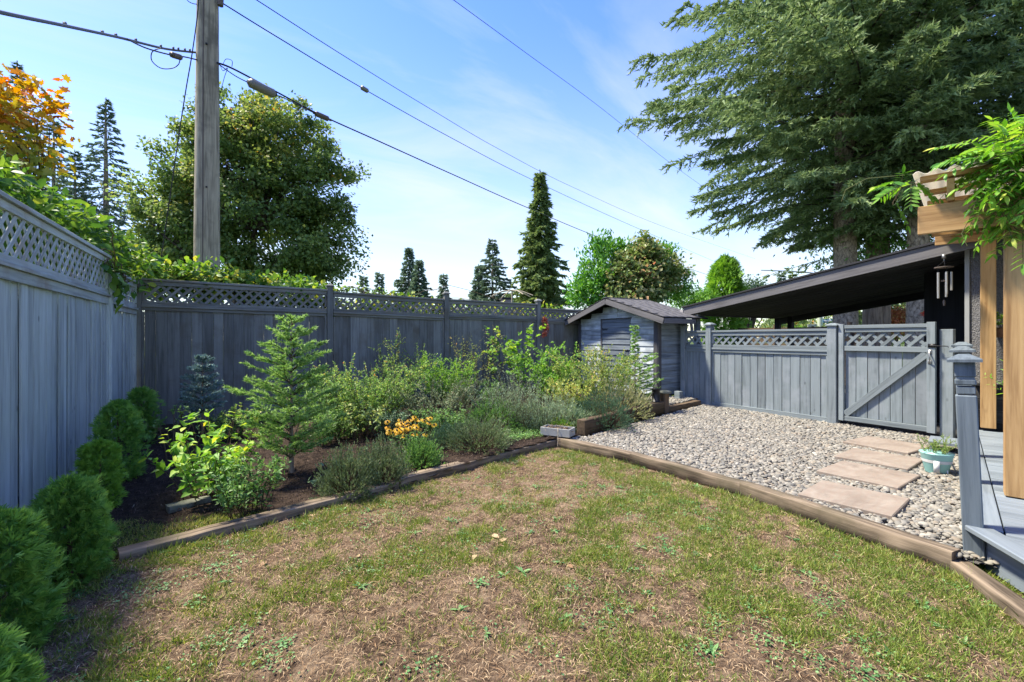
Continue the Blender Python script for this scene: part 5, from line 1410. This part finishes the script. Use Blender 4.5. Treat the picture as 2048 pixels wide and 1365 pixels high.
# laurel and creeper-covered hedge behind the shed
lb = at(1250, 14.5)
def bl(px, py, r, rz=None, dist=14.5, base=None):
    base = base or lb; p = D(px, py, dist); s = dist / F; return (p.x - base[0], p.y - base[1], p.z + .1, r * s, r * s, (rz or r) * s)
b1 = at(1190, 14.5)
broadleaf('laurel_bush', 'bright glossy laurel bush rising left behind the shed roof', b1, -.1, [bl(1190, 545, 34, 45, base=b1), bl(1205, 505, 24, 32, base=b1), bl(1175, 590, 38, 35, base=b1), bl(1238, 500, 20, 30, base=b1)], 150, 42, .15, 'l_laurel', T_RH, trunk_r=.08, cr=.30, wr=.42, cat='shrub', limbs=False, drop=-.5)
b2 = at(1290, 14.2)
broadleaf('overgrown_shrub', 'wide shrub overgrown with dusky reddish-green creeper behind the shed roof', b2, -.1, [bl(1265, 545, 50, 45, 14.2, b2), bl(1310, 545, 46, 42, 14.2, b2), bl(1285, 505, 32, 28, 14.2, b2), bl(1270, 590, 60, 30, 14.2, b2), bl(1240, 560, 36, 36, 14.2, b2)], 230, 45, .15, 'l_creep', T_RH, cr=.34, wr=.7, cat='shrub', limbs=False)
b3 = at(1320, 15.5)
broadleaf('laurel_bush', 'green laurel bush at the right side of the creeper-covered shrub', b3, -.1, [bl(1322, 530, 34, 36, 15.5, b3), bl(1345, 570, 36, 34, 15.5, b3), bl(1290, 515, 34, 26, 15.5, b3)], 130, 40, .15, 'l_laurel', T_RH, cr=.32, wr=.42, cat='shrub', limbs=False, drop=-.5)
b4 = at(1400, 17)
broadleaf('hedge', 'dark green clipped hedge sloping away behind the shed', b4, -.1, [bl(1375, 600, 34, 32, 17, b4), bl(1410, 610, 34, 28, 17, b4), bl(1440, 615, 30, 24, 17, b4)], 150, 60, .09, 'l_thuja', T_RH, cr=.3, wr=.5, cat='hedge', limbs=False)
zt = zpx(517, 17.5)
thuja('rounded bright green columnar cedar above the left end of the carport roof', at(1449, 17.5), zt + .1, .74, 5200, 'l_thuja_b', z=-.1, fs=.22, name='columnar_cedar', group=None, cat='tree', top=.42)
# shrubs and trees beyond the carport
b5 = at(1500, 26)
broadleaf('far_tree', 'pale grey-green tree just above the carport roof, right of the columnar cedar', b5, -.2, [bl(1500, 580, 28, 26, 26, b5), bl(1520, 590, 22, 18, 26, b5), bl(1478, 590, 18, 16, 26, b5)], 70, 40, .16, 'l_fir_bg', T_RH, cr=.6, trunk_h=1.5)
b6 = at(1600, 20)
thuja('bright green bushy cedar seen below the carport roof left of the street lamp', at(1597, 19), 1.95, .48, 1500, 'l_thuja_b', z=-.2, fs=.2, name='bushy_cedar', group=None, cat='shrub', top=.45)
b7 = at(1790, 17)
broadleaf('japanese_maple', 'bronze-red Japanese maple between the conifer trunks', b7, -.2, [bl(1785, 640, 30, 26, 17, b7), bl(1800, 625, 22, 16, 17, b7)], 90, 45, .10, 'l_jmaple', T_RH, cr=.3, trunk_r=.05, trunk_h=.8)
b8 = at(1755, 34)
broadleaf('far_hedge', 'yellow-green shrubbery across the street behind the trunks', b8, -.2, [bl(x, 655, 45, 36, 34, b8) for x in (1560, 1620, 1680, 1740, 1800, 1860)] + [bl(x, 625, 40, 34, 36, b8) for x in (1600, 1690, 1800)], 240, 40, .24, 'l_maple', T_RH, cr=.9, limbs=False, cat='shrubbery')
b9 = at(1860, 13)
broadleaf('red_flowering_shrub', 'yellow-green shrub with red blossoms right of the thick conifer trunk', b9, -.2, [bl(1862, 650, 16, 26, 13, b9), bl(1858, 615, 10, 14, 13, b9)], 36, 34, .07, 'l_lime', T_RH, cr=.18, limbs=False, cat='shrub')
m = MB(); n = 46; q = np.array(D(1856, 628, 12.6)); P = rng.normal(size=(n, 3)) * (.08, .08, .05)
m.scatter(T_DAISY, P, unit(n), unit(n), .09, .09, .0); rfl = thing('red_blossom', 'cluster of vivid red blossoms beside the dark carport wall', 'flowers', tuple(q)); m.build('petals', M['red'], rfl)
# big spruces at the right
def left_bias(dirw, amt):
    return lambda i, a: a
def big(label, px, dist, H, z0, L, nb, tr, prof, lean=(0, 0), elp=17, twm=15, **k):
    p = at(px, dist)
    return conifer('spruce_tree', label, 'tree', p, H, z0, L, nb, 'l_spruce', trunk_r=tr, elem=.165, ew=.062, tw_per_m=twm, el_per_tw=elp, prof=prof, droop=.26, rise=.14, twl=.42, hang=.34, group='big spruces behind the carport', zmax=13.5, trunk_sides=16, lean=lean, spread=.85, avoid=(math.atan2(-p[1], -p[0]), 5.6, .75), **k)
big('tall dense spruce with a thick grey trunk whose boughs reach far left over the carport', 1690, 14.5, 24, 4.8, 6.3, 330, .36, lambda u: .24 + .76 * math.sin(min(1, u * 4.2) * 1.57) if u < .30 else (1 - (u - .30) / .7) ** .7)
big('second tall spruce, its trunk seen left of the pergola', 1836, 13.2, 24, 5.0, 4.5, 190, .30, lambda u: .60 + .4 * math.sin(min(1, u * 3) * 1.57) if u < .35 else (1 - (u - .35) / .65) ** .7)
big('farther spruce between the two front spruces, low boughs dark', 1752, 17.5, 25, 2.4, 4.4, 150, .34, lambda u: .75 + .25 * math.sin(min(1, u * 3) * 1.57) if u < .35 else (1 - (u - .35) / .65) ** .7, elp=13, twm=9)
big('spruce at the right edge of the picture behind the wisteria', 2090, 12.5, 22, 4.0, 4.2, 130, .30, lambda u: .8 if u < .3 else .9 * (1 - (u - .3) / .7) ** .7)
ct = thing('cedar_trunk', 'pale stringy-barked twin trunk between the two grey spruce trunks', 'tree', (*at(1745, 15.2), -.2))
m = MB(); zs = np.linspace(0, 9, 16); m.tube(np.column_stack((zs * .01, zs * .0, zs)), .34 * (1 - zs / 12) * (1 + .3 * np.exp(-zs / .5)), 14, .4, rough=.03); m.build('trunk', M['bark_cedar'], ct, smooth=True)
m = MB(); m.tube(np.column_stack((.33 + zs * .03, -.18 + zs * .0, zs)), .21 * (1 - zs / 12), 12, .4, rough=.03); m.build('trunk', M['bark_cedar'], ct, smooth=True)
m = MB()
n = 5200; P = np.column_stack((rng.normal(size=(n, 2)) * .9, rnd(3.2, 9, n))); m.scatter(T_RH, P, norm(rng.normal(size=(n, 3)) * .6 + np.array((0, 0, -.8))), unit(n), .16, .06, rng.random(n) * .7); m.build('crown', M['l_thuja'], ct)

# ------------------------------------------------------------------ evergreens along the left fence
def gp_(px, py, z=-.1): p = G(px, py, z); return (p.x, p.y)
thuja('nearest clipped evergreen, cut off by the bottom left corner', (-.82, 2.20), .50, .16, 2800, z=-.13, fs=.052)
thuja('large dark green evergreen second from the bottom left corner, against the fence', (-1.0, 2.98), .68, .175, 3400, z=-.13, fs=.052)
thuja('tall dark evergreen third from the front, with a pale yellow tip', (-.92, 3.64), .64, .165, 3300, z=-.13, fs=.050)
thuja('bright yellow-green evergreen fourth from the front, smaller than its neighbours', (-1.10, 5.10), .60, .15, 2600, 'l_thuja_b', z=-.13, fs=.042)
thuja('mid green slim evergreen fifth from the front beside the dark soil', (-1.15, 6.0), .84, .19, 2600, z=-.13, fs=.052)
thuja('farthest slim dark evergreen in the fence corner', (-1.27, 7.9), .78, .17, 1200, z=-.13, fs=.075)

# ------------------------------------------------------------------ plants in the bed
def bp(px, py): p = G(px, py, 0.0); return (p.x, p.y)
def PL(cx, by, ty, w):
    """foot position, height and half width of a plant from where it stands in the photo"""
    p = G(cx, by, 0.0); d = CAM_Z * F / (by - HY); return (p.x, p.y), (by - ty) * d / F, w / 2 * d / F
def lf(name, label, cat, pl, k, lps, leaf, mat, tmpl=T_LEAF, sp=1.0, **kw):
    pos, h, r = PL(*pl)
    return leafy(name, label, cat, pos, h, r * sp, k, lps, leaf, 0, mat, tmpl, **kw)
def md(label, pl, n, mat, el=.026, ew=.007, **kw):
    pos, h, r = PL(*pl); return mound(label, pos, r, h, n, mat, el, ew, **kw)
(q_, h_, r_) = PL(583, 932, 640, 205)
yf = conifer('young_fir', 'young bright green fir sapling in front of the back fence, tallest plant in the bed', 'conifer sapling', q_, h_ + .07, .10, r_ * 1.2, 92, 'l_yfir', barkmat='bark_cedar', trunk_r=.024, elem=.038, ew=.0125, tw_per_m=28, el_per_tw=28, prof=lambda u: max(.22, (1 - u) ** .55 * (1.0 if u > .15 else .85)), droop=.30, rise=.70, twl=.25, hang=.05, zb=-.07, spread=.8, whorl=10, jit=.16)
(q_, h_, r_) = PL(405, 862, 712, 105)
conifer('blue_spruce', 'small blue-grey spruce sapling close to the dark back fence', 'conifer sapling', q_, h_ + .1, .30, r_, 66, 'l_blue', barkmat='bark_cedar', trunk_r=.016, elem=.042, ew=.015, tw_per_m=30, el_per_tw=22, prof=lambda u: max(.16, (1 - u) ** .6 * (.75 if u < .2 else 1)), droop=.15, rise=.5, twl=.26, hang=.02, zb=-.1, spread=.8, whorl=6)
(q_, h_, r_) = PL(1270, 822, 656, 130)
conifer('young_fir', 'small spindly fir with a long bare leader in front of the shed door', 'conifer sapling', q_, h_, .08, r_, 66, 'l_yfir', barkmat='bark_cedar', trunk_r=.014, elem=.045, ew=.014, tw_per_m=22, el_per_tw=20, prof=lambda u: .10 if u > .58 else (1 - u) ** .5, droop=.05, rise=.38, twl=.22, hang=.03, zb=.03, spread=.8)
lf('broadleaf_shrub', 'leafy lime-green shrub with large pointed leaves on the dark soil', 'shrub', (420, 975, 806, 200), 22, 17, .120, 'l_lime', sub=1, subl=.2, t0=.12, stem_r=.005, up=.05, droop=.12, wr=.55, hv=.5)
lf('weedy_perennial', 'narrow-leaved weedy plant with brown lower stems in front of the fir sapling', 'perennial', (492, 1012, 880, 130), 20, 22, .060, 'l_green', sub=3, subl=.3, stem_r=.004, up=.25, wr=.38, stemt=.1)
lf('bare_shrub', 'twiggy leaning shrub with a tuft of leaves on one crooked branch by the fence corner', 'shrub', (350, 905, 778, 110), 5, 12, .060, 'l_green', sub=3, subl=.28, t0=.82, stem_r=.010, wr=.6, topbias=True, stemt=.5)
SM = dict(tmpl=T_RH, up=.35, stem_r=.005, wr=.6)
lf('turning_shrub', 'wide arching shrub turning yellow and pink behind the orange flowers', 'shrub', (745, 852, 722, 230), 74, 46, .044, 'l_blueb', sub=6, subl=.30, t0=.18, hv=.3, **SM)
lf('turning_shrub', 'tall twiggy shrub with small speckled leaves rising against the second fence panel', 'shrub', (800, 815, 672, 100), 16, 34, .040, 'l_blueb', sub=6, subl=.24, t0=.35, **SM)
lf('turning_shrub', 'yellow-green bushy shrub left of the bare twigs and right of the wide arching shrub', 'shrub', (890, 822, 712, 130), 38, 40, .046, 'l_lime', sub=5, subl=.28, t0=.2, tint=(0, .8), **SM)
lf('silver_shrub', 'dark grey-green fine-leaved shrub low behind the orange flowers', 'shrub', (865, 850, 765, 230), 60, 44, .036, 'l_heath', sub=5, subl=.34, t0=.1, tmpl=T_RH, stem_r=.004, wr=.4, tint=(.2, 1))
lf('green_shrub', 'dark green leafy shrub in the shade under the yellow-green one', 'shrub', (915, 815, 745, 90), 24, 26, .055, 'l_green', sub=3, subl=.3, t0=.1, **SM)
lf('sparse_shrub', 'nearly bare shrub with thin yellowish twigs against the third fence panel', 'shrub', (965, 808, 673, 125), 16, 14, .042, 'l_yellow', sub=6, subl=.32, t0=.4, tmpl=T_RH, stem_r=.005, up=.3, wr=.5, tint=(.3, 1), stemt=.15)
lf('fig_like_shrub', 'tall upright shrub with large lobed light green leaves in the middle of the bed', 'shrub', (1042, 800, 658, 140), 15, 15, .15, 'l_lime', T_MAPLE, sub=1, subl=.16, t0=.3, stem_r=.007, up=.35, wr=.9, topbias=True, tint=(0, .85), hv=.45)
lf('green_shrub', 'bushy mid-green shrub at the foot of the large-leaved plant', 'shrub', (1085, 815, 700, 150), 40, 32, .065, 'l_lime', sub=4, subl=.28, t0=.15, tint=(0, .7), **SM)
lf('lavender', 'pale grey-green lavender clump with upright spikes in front of the large-leaved plant', 'perennial', (1030, 858, 738, 120), 150, 34, .046, 'l_lav', T_RH, sub=0, t0=.05, stem_r=.0025, up=.9, wr=.17, hv=.5)
lf('lavender', 'sprawling pale lavender clump beside the small planter box', 'perennial', (1085, 862, 775, 140), 150, 34, .040, 'l_lav', T_RH, sub=1, subl=.2, t0=.05, stem_r=.0025, up=.8, wr=.2, hv=.5)
lf('yellow_shrub', 'pale yellow-leaved shrub with pinkish twigs in front of the shed', 'shrub', (1190, 828, 698, 185), 50, 40, .044, 'l_yellow', sub=6, subl=.28, t0=.2, stemt=.05, **SM)
lf('yellow_shrub', 'golden shrub with an orange tip between the planter box and the shed', 'shrub', (1140, 842, 755, 115), 30, 28, .050, 'l_yellow', sub=4, subl=.28, t0=.3, tint=(.35, 1), stemt=.2, **SM)
lf('peony', 'tired yellowing peony with drooping stems left of the orange flowers', 'perennial', (722, 876, 786, 95), 18, 15, .075, 'l_yellow', sub=2, subl=.3, t0=.35, stem_r=.0045, up=.0, droop=.35, wr=.42, stemt=.15, tint=(.1, .95), topbias=True)
lf('red_stalks', 'small clump of upright reddish seed stalks at the foot of the first fence post', 'perennial', (677, 795, 705, 26), 9, 44, .05, 'l_red', T_RH, sub=0, t0=.7, stem_r=.003, up=.8, wr=.4, hv=.1)
lf('green_shrub', 'low leafy shrub between the fir sapling and the first fence post', 'shrub', (655, 850, 745, 110), 30, 30, .046, 'l_green', sub=4, subl=.3, t0=.15, **SM)
lf('weedy_perennial', 'pale weeds at the foot of the fence between the two conifer saplings', 'perennial', (470, 862, 800, 100), 24, 24, .045, 'l_blueb', sub=3, subl=.3, t0=.1, **SM)
# black-eyed susans
cf = thing('coneflower_clump', 'clump of orange-yellow coneflowers with dark centres in the middle of the bed', 'flowers', (0, 0, 0)); place(cf, bp(822, 908))
ms, ml_, mp_, mc = MB(), MB(), MB(), MB()
for i in range(46):
    a = random.uniform(0, 6.28); s = .26 * math.sqrt(random.random()); hh = random.uniform(.26, .44)
    top_ = np.array((s * math.cos(a) * 1.15, s * math.sin(a) * .9, hh)); P = [np.array((s * .25 * math.cos(a), s * .25 * math.sin(a), 0)), top_ * (.7, .7, .55), top_]
    ms.tube(P, .0025, 4, .9, cap=False)
    up_ = norm(np.array([(random.uniform(-.5, .2), random.uniform(-.9, 0), 1.0)])); dd = norm(np.cross(up_, unit(1)))
    mp_.scatter(T_DAISY, [top_], dd, up_, .066, .066, random.random())
    mc.tube([top_ - up_[0] * .002, top_ + up_[0] * .008, top_ + up_[0] * .015], [.011, .011, .004], 8, .1)
    for q in range(5):
        b = P[0] * (1 - q / 6) + top_ * (q / 6); ml_.scatter(T_LEAF, [b], norm(rng.normal(size=(1, 3)) * (1, 1, .3)), np.array([(0, 0, 1.0)]), random.uniform(.05, .10), .03, random.random())
ms.build('stems', M['stem'], cf); ml_.build('foliage', M['l_green'], cf); mp_.build('petals', M['petal'], cf); mc.build('flower_centres', M['bark_dark'], cf)
# filling shrubs between the named ones
lf('low_shrub', 'low green leafy clump behind the peony at the foot of the arching shrub', 'low shrub', (690, 868, 800, 110), 30, 26, .050, 'l_green', tmpl=T_RH, sub=3, subl=.4, t0=.05)
lf('low_shrub', 'leafy green clump right beside the coneflowers, in front of the grey-green shrub', 'low shrub', (880, 876, 815, 110), 34, 28, .046, 'l_green', tmpl=T_RH, sub=3, subl=.4, t0=.05)
lf('low_shrub', 'dark leafy clump left of the coneflowers under the arching shrub', 'low shrub', (775, 872, 810, 90), 30, 26, .046, 'l_thyme', tmpl=T_RH, sub=3, subl=.4, t0=.05, tint=(.3, 1))
lf('low_shrub', 'wispy pale green clump between the broad heather and the lavender', 'low shrub', (985, 842, 780, 130), 60, 30, .040, 'l_lav', tmpl=T_RH, sub=2, subl=.3, t0=.05, wr=.3)
lf('low_shrub', 'green weeds spreading in front of the bare twigs on the third fence panel', 'low shrub', (955, 815, 770, 120), 30, 26, .05, 'l_green', tmpl=T_RH, sub=3, subl=.3, t0=.05)
lf('low_shrub', 'light green clump right of the fir sapling beside the arching shrub', 'low shrub', (640, 880, 810, 90), 26, 26, .048, 'l_blueb', tmpl=T_RH, sub=3, subl=.4, t0=.05, tint=(0, .7))
# low mounds by the timber
md('dark heather mound with brown dead stems beside the first edging timber', (695, 972, 880, 120), 12000, 'l_heath')
md('grey-green heather mound just right of the brown-stemmed one', (768, 952, 868, 105), 11000, 'l_heath')
md('bright green low mound squeezed between two heather mounds below the coneflowers', (842, 925, 872, 90), 6000, 'l_green', .030, .011, name='low_shrub')
md('broad heather mound overhanging the edging timber, with brown centre', (958, 897, 838, 140), 12000, 'l_heath')
md('pale green straggly mound between the coneflowers and the broad heather', (900, 890, 848, 90), 6000, 'l_thyme', .030, .009, name='low_shrub')
md('small pale green mound behind the broad heather mound', (985, 858, 806, 130), 7000, 'l_green', .028, .011, name='low_shrub')
md('dark green dense rounded shrub hanging over the raised timber', (1205, 858, 788, 125), 13000, 'l_thyme', .024, .008, name='low_shrub', tint=(0, .8))
md('pale straw-green feathery shrub between the rounded shrub and the lantern', (1238, 838, 762, 130), 11000, 'l_pale', .034, .008)
md('greenish feathery shrub trailing over the raised timber beside the lantern', (1272, 828, 788, 62), 4500, 'l_pale', .030, .008, tint=(0, .6))
md('low spreading pale green clump between the planter box and the golden shrub', (1130, 858, 812, 120), 8000, 'l_lav', .032, .009, name='low_shrub')
mound('tuft of bright green stonecrop leaning into the white planter box', (3.80, 5.25), .20, .16, 3000, 'l_lime', .020, .010, name='stonecrop', z=.02)
for k, (px_, py_) in enumerate(((655, 930), (632, 965), (745, 905))):
    leafy('hosta_weed', ['pair of broad grey-green leaves at the left foot of the heather', 'single low broad-leaved weed near the edging timber under the fir', 'small broad-leaved weed hidden between the heather and the peony'][k], 'weed', bp(px_, py_), .14, .10, 5, 3, .09, 0, 'l_thyme', T_LEAF, sub=0, t0=.6, stem_r=.003, up=0, wr=.6, tint=(.6, 1))
# herb in the bucket
leafy('potted_herb', 'bushy yellow-green herb growing in the turquoise bucket', 'herb', (bk.location.x, bk.location.y), .20, .16, 26, 30, .024, 0, 'l_yellow', T_RH, sub=2, subl=.4, t0=.15, stem_r=.002, up=.8, wr=.25, z=.16, tint=(0, .8))
leafy('hanging_plant', 'leafy green plant in the brown pot between the cedar posts', 'plant', (wp.location.x, wp.location.y), .22, .16, 9, 9, .06, 0, 'l_lime', T_LEAF, sub=1, stem_r=.002, wr=.4, z=wp.location.z + .04)
leafy('fence_fern', 'striped green leafy plant behind the deck posts by the black siding', 'plant', (8.15, 1.72), .95, .12, 7, 14, .09, 0, 'l_wist', T_LEAF, sub=1, stem_r=.003, wr=.2, z=.17, t0=.5)
# dried red wreath on the fence post
wrt = thing('dried_wreath', 'rusty red dried flower swag hanging beside the fourth fence post', 'swag', VP(1086, 655, (0, 9.36), (1, 0)))
m = MB(); n = 420; s = rnd(0, 1, n); P = np.column_stack((.07 * np.sin(s * 3.1) + rng.normal(size=n) * .03, rng.normal(size=n) * .03, .24 - s * .46 + rng.normal(size=n) * .015))
m.scatter(T_RH, P, norm(rng.normal(size=(n, 3)) * .6 + np.array((.4, -.3, -.3))), unit(n), .07, .022, rng.random(n)); m.build('foliage', M['l_red'], wrt)
# wisteria on the pergola
def wisteria(label, pts, n, rad, zs, seed, frond=.26, group='wisteria on the pergola', tb=0.0, lead=()):
    P = np.array(pts, float); o = P[0].copy(); t = thing('wisteria', label, 'climbing plant', tuple(o), 0, group); P = P - o
    m, ms = MB(), MB()
    s = np.linspace(0, 1, 30)
    for k in range(6 if n > 50 else 2):
        w = P + rng.normal(size=P.shape) * rad * .3
        Q = np.column_stack([np.interp(s * (len(w) - 1), np.arange(len(w)), w[:, c]) for c in range(3)]); ms.tube(Q + rng.normal(size=Q.shape) * (.012 if n > 50 else .002), .007 if n > 50 else .003, 5, .5, cap=False)
    for q in lead: 
        q = np.array(q) - o; ms.tube(q, .0025, 4, .8, cap=False)
    for k in range(n):
        u = random.random() * (len(P) - 1); i = int(u); f = u - i; c = P[i] * (1 - f) + P[i + 1] * f
        off = norm(rng.normal(size=3)) * (random.random() ** .5) * np.array((rad, rad, zs)); b = c + off
        d = norm(off / np.array((rad, rad, zs)) * .7 + rng.normal(size=3) * .6 + np.array((-.1, .1, -.15))); L = frond * random.uniform(.6, 1.25)
        tt = np.linspace(0, 1, 7)[:, None]; A = b + d * L * tt + np.array((0, 0, -.22 * L)) * tt ** 2
        ms.tube(A, .0022, 3, .9, cap=False)
        s1 = np.repeat(np.linspace(.22, 1, 6), 2); pb2, pd = samp(A, s1); sg = np.tile((1.0, -1.0), 6)
        lat = norm(np.cross(pd, np.array((0, 0, 1.0)) + rng.normal(size=3) * .25)) * sg[:, None]
        dd = norm(lat + pd * .55 + np.array((0, 0, -.25))); sz = .082 * rnd(.7, 1.15, 12)
        N = np.tile(norm(np.array((0, 0, 1.0)) + rng.normal(size=3) * .35), (12, 1))
        m.scatter(T_LEAF, pb2, dd, N, sz, sz * .36, np.clip(random.random() * .6 + rng.random(12) * .35 + tb, 0, 1))
        m.scatter(T_LEAF, A[-1:], norm(A[-1:] - A[-2:-1]), N[:1], .09, .03, random.random())
    ms.build('stems', M['stem'], t); m.build('foliage', M['l_wist'], t)
    return t
def pgw(u, v, z): w = Vector((PN.x, PN.y, 0)) + UU * u + VV * v; return (w.x, w.y, z)
wisteria('bright green wisteria covering the pergola roof edge above the near cedar post', [pgw(-.05, .10, 2.66), pgw(-.16, -.15, 2.62), pgw(-.2, -.45, 2.62), pgw(-.2, -.8, 2.62), pgw(-.1, -1.5, 2.65)], 520, .28, .27, 3)
wisteria('yellow-green sunlit wisteria shoots on top of the corrugated pergola roof', [pgw(.4, .0, 2.92), pgw(.2, -.4, 2.95), pgw(.5, -.9, 3.0), pgw(.3, -1.6, 3.0)], 170, .25, .10, 5, tb=.3)
wisteria('small wisteria spray sticking out left of the pergola beam end', [pgw(.25, .55, 2.72), pgw(.1, .68, 2.66), pgw(.05, .78, 2.58)], 9, .08, .06, 7, frond=.22, lead=[[pgw(.1, .5, 2.74), pgw(.05, .9, 2.78), pgw(.0, 1.05, 2.70), pgw(0, 1.08, 2.60)]])
wisteria('wisteria tendrils hanging down in front of the cedar posts', [pgw(-.14, .05, 2.35), pgw(-.16, -.03, 2.15), pgw(-.16, -.25, 2.12), pgw(-.15, -.5, 2.2)], 40, .12, .16, 9, frond=.2, lead=[[pgw(-.2, .2, 2.5), pgw(-.2, .24, 2.3), pgw(-.2, .30, 2.15), pgw(-.2, .27, 2.05)]])
print('TRIANGLES', TRIS)
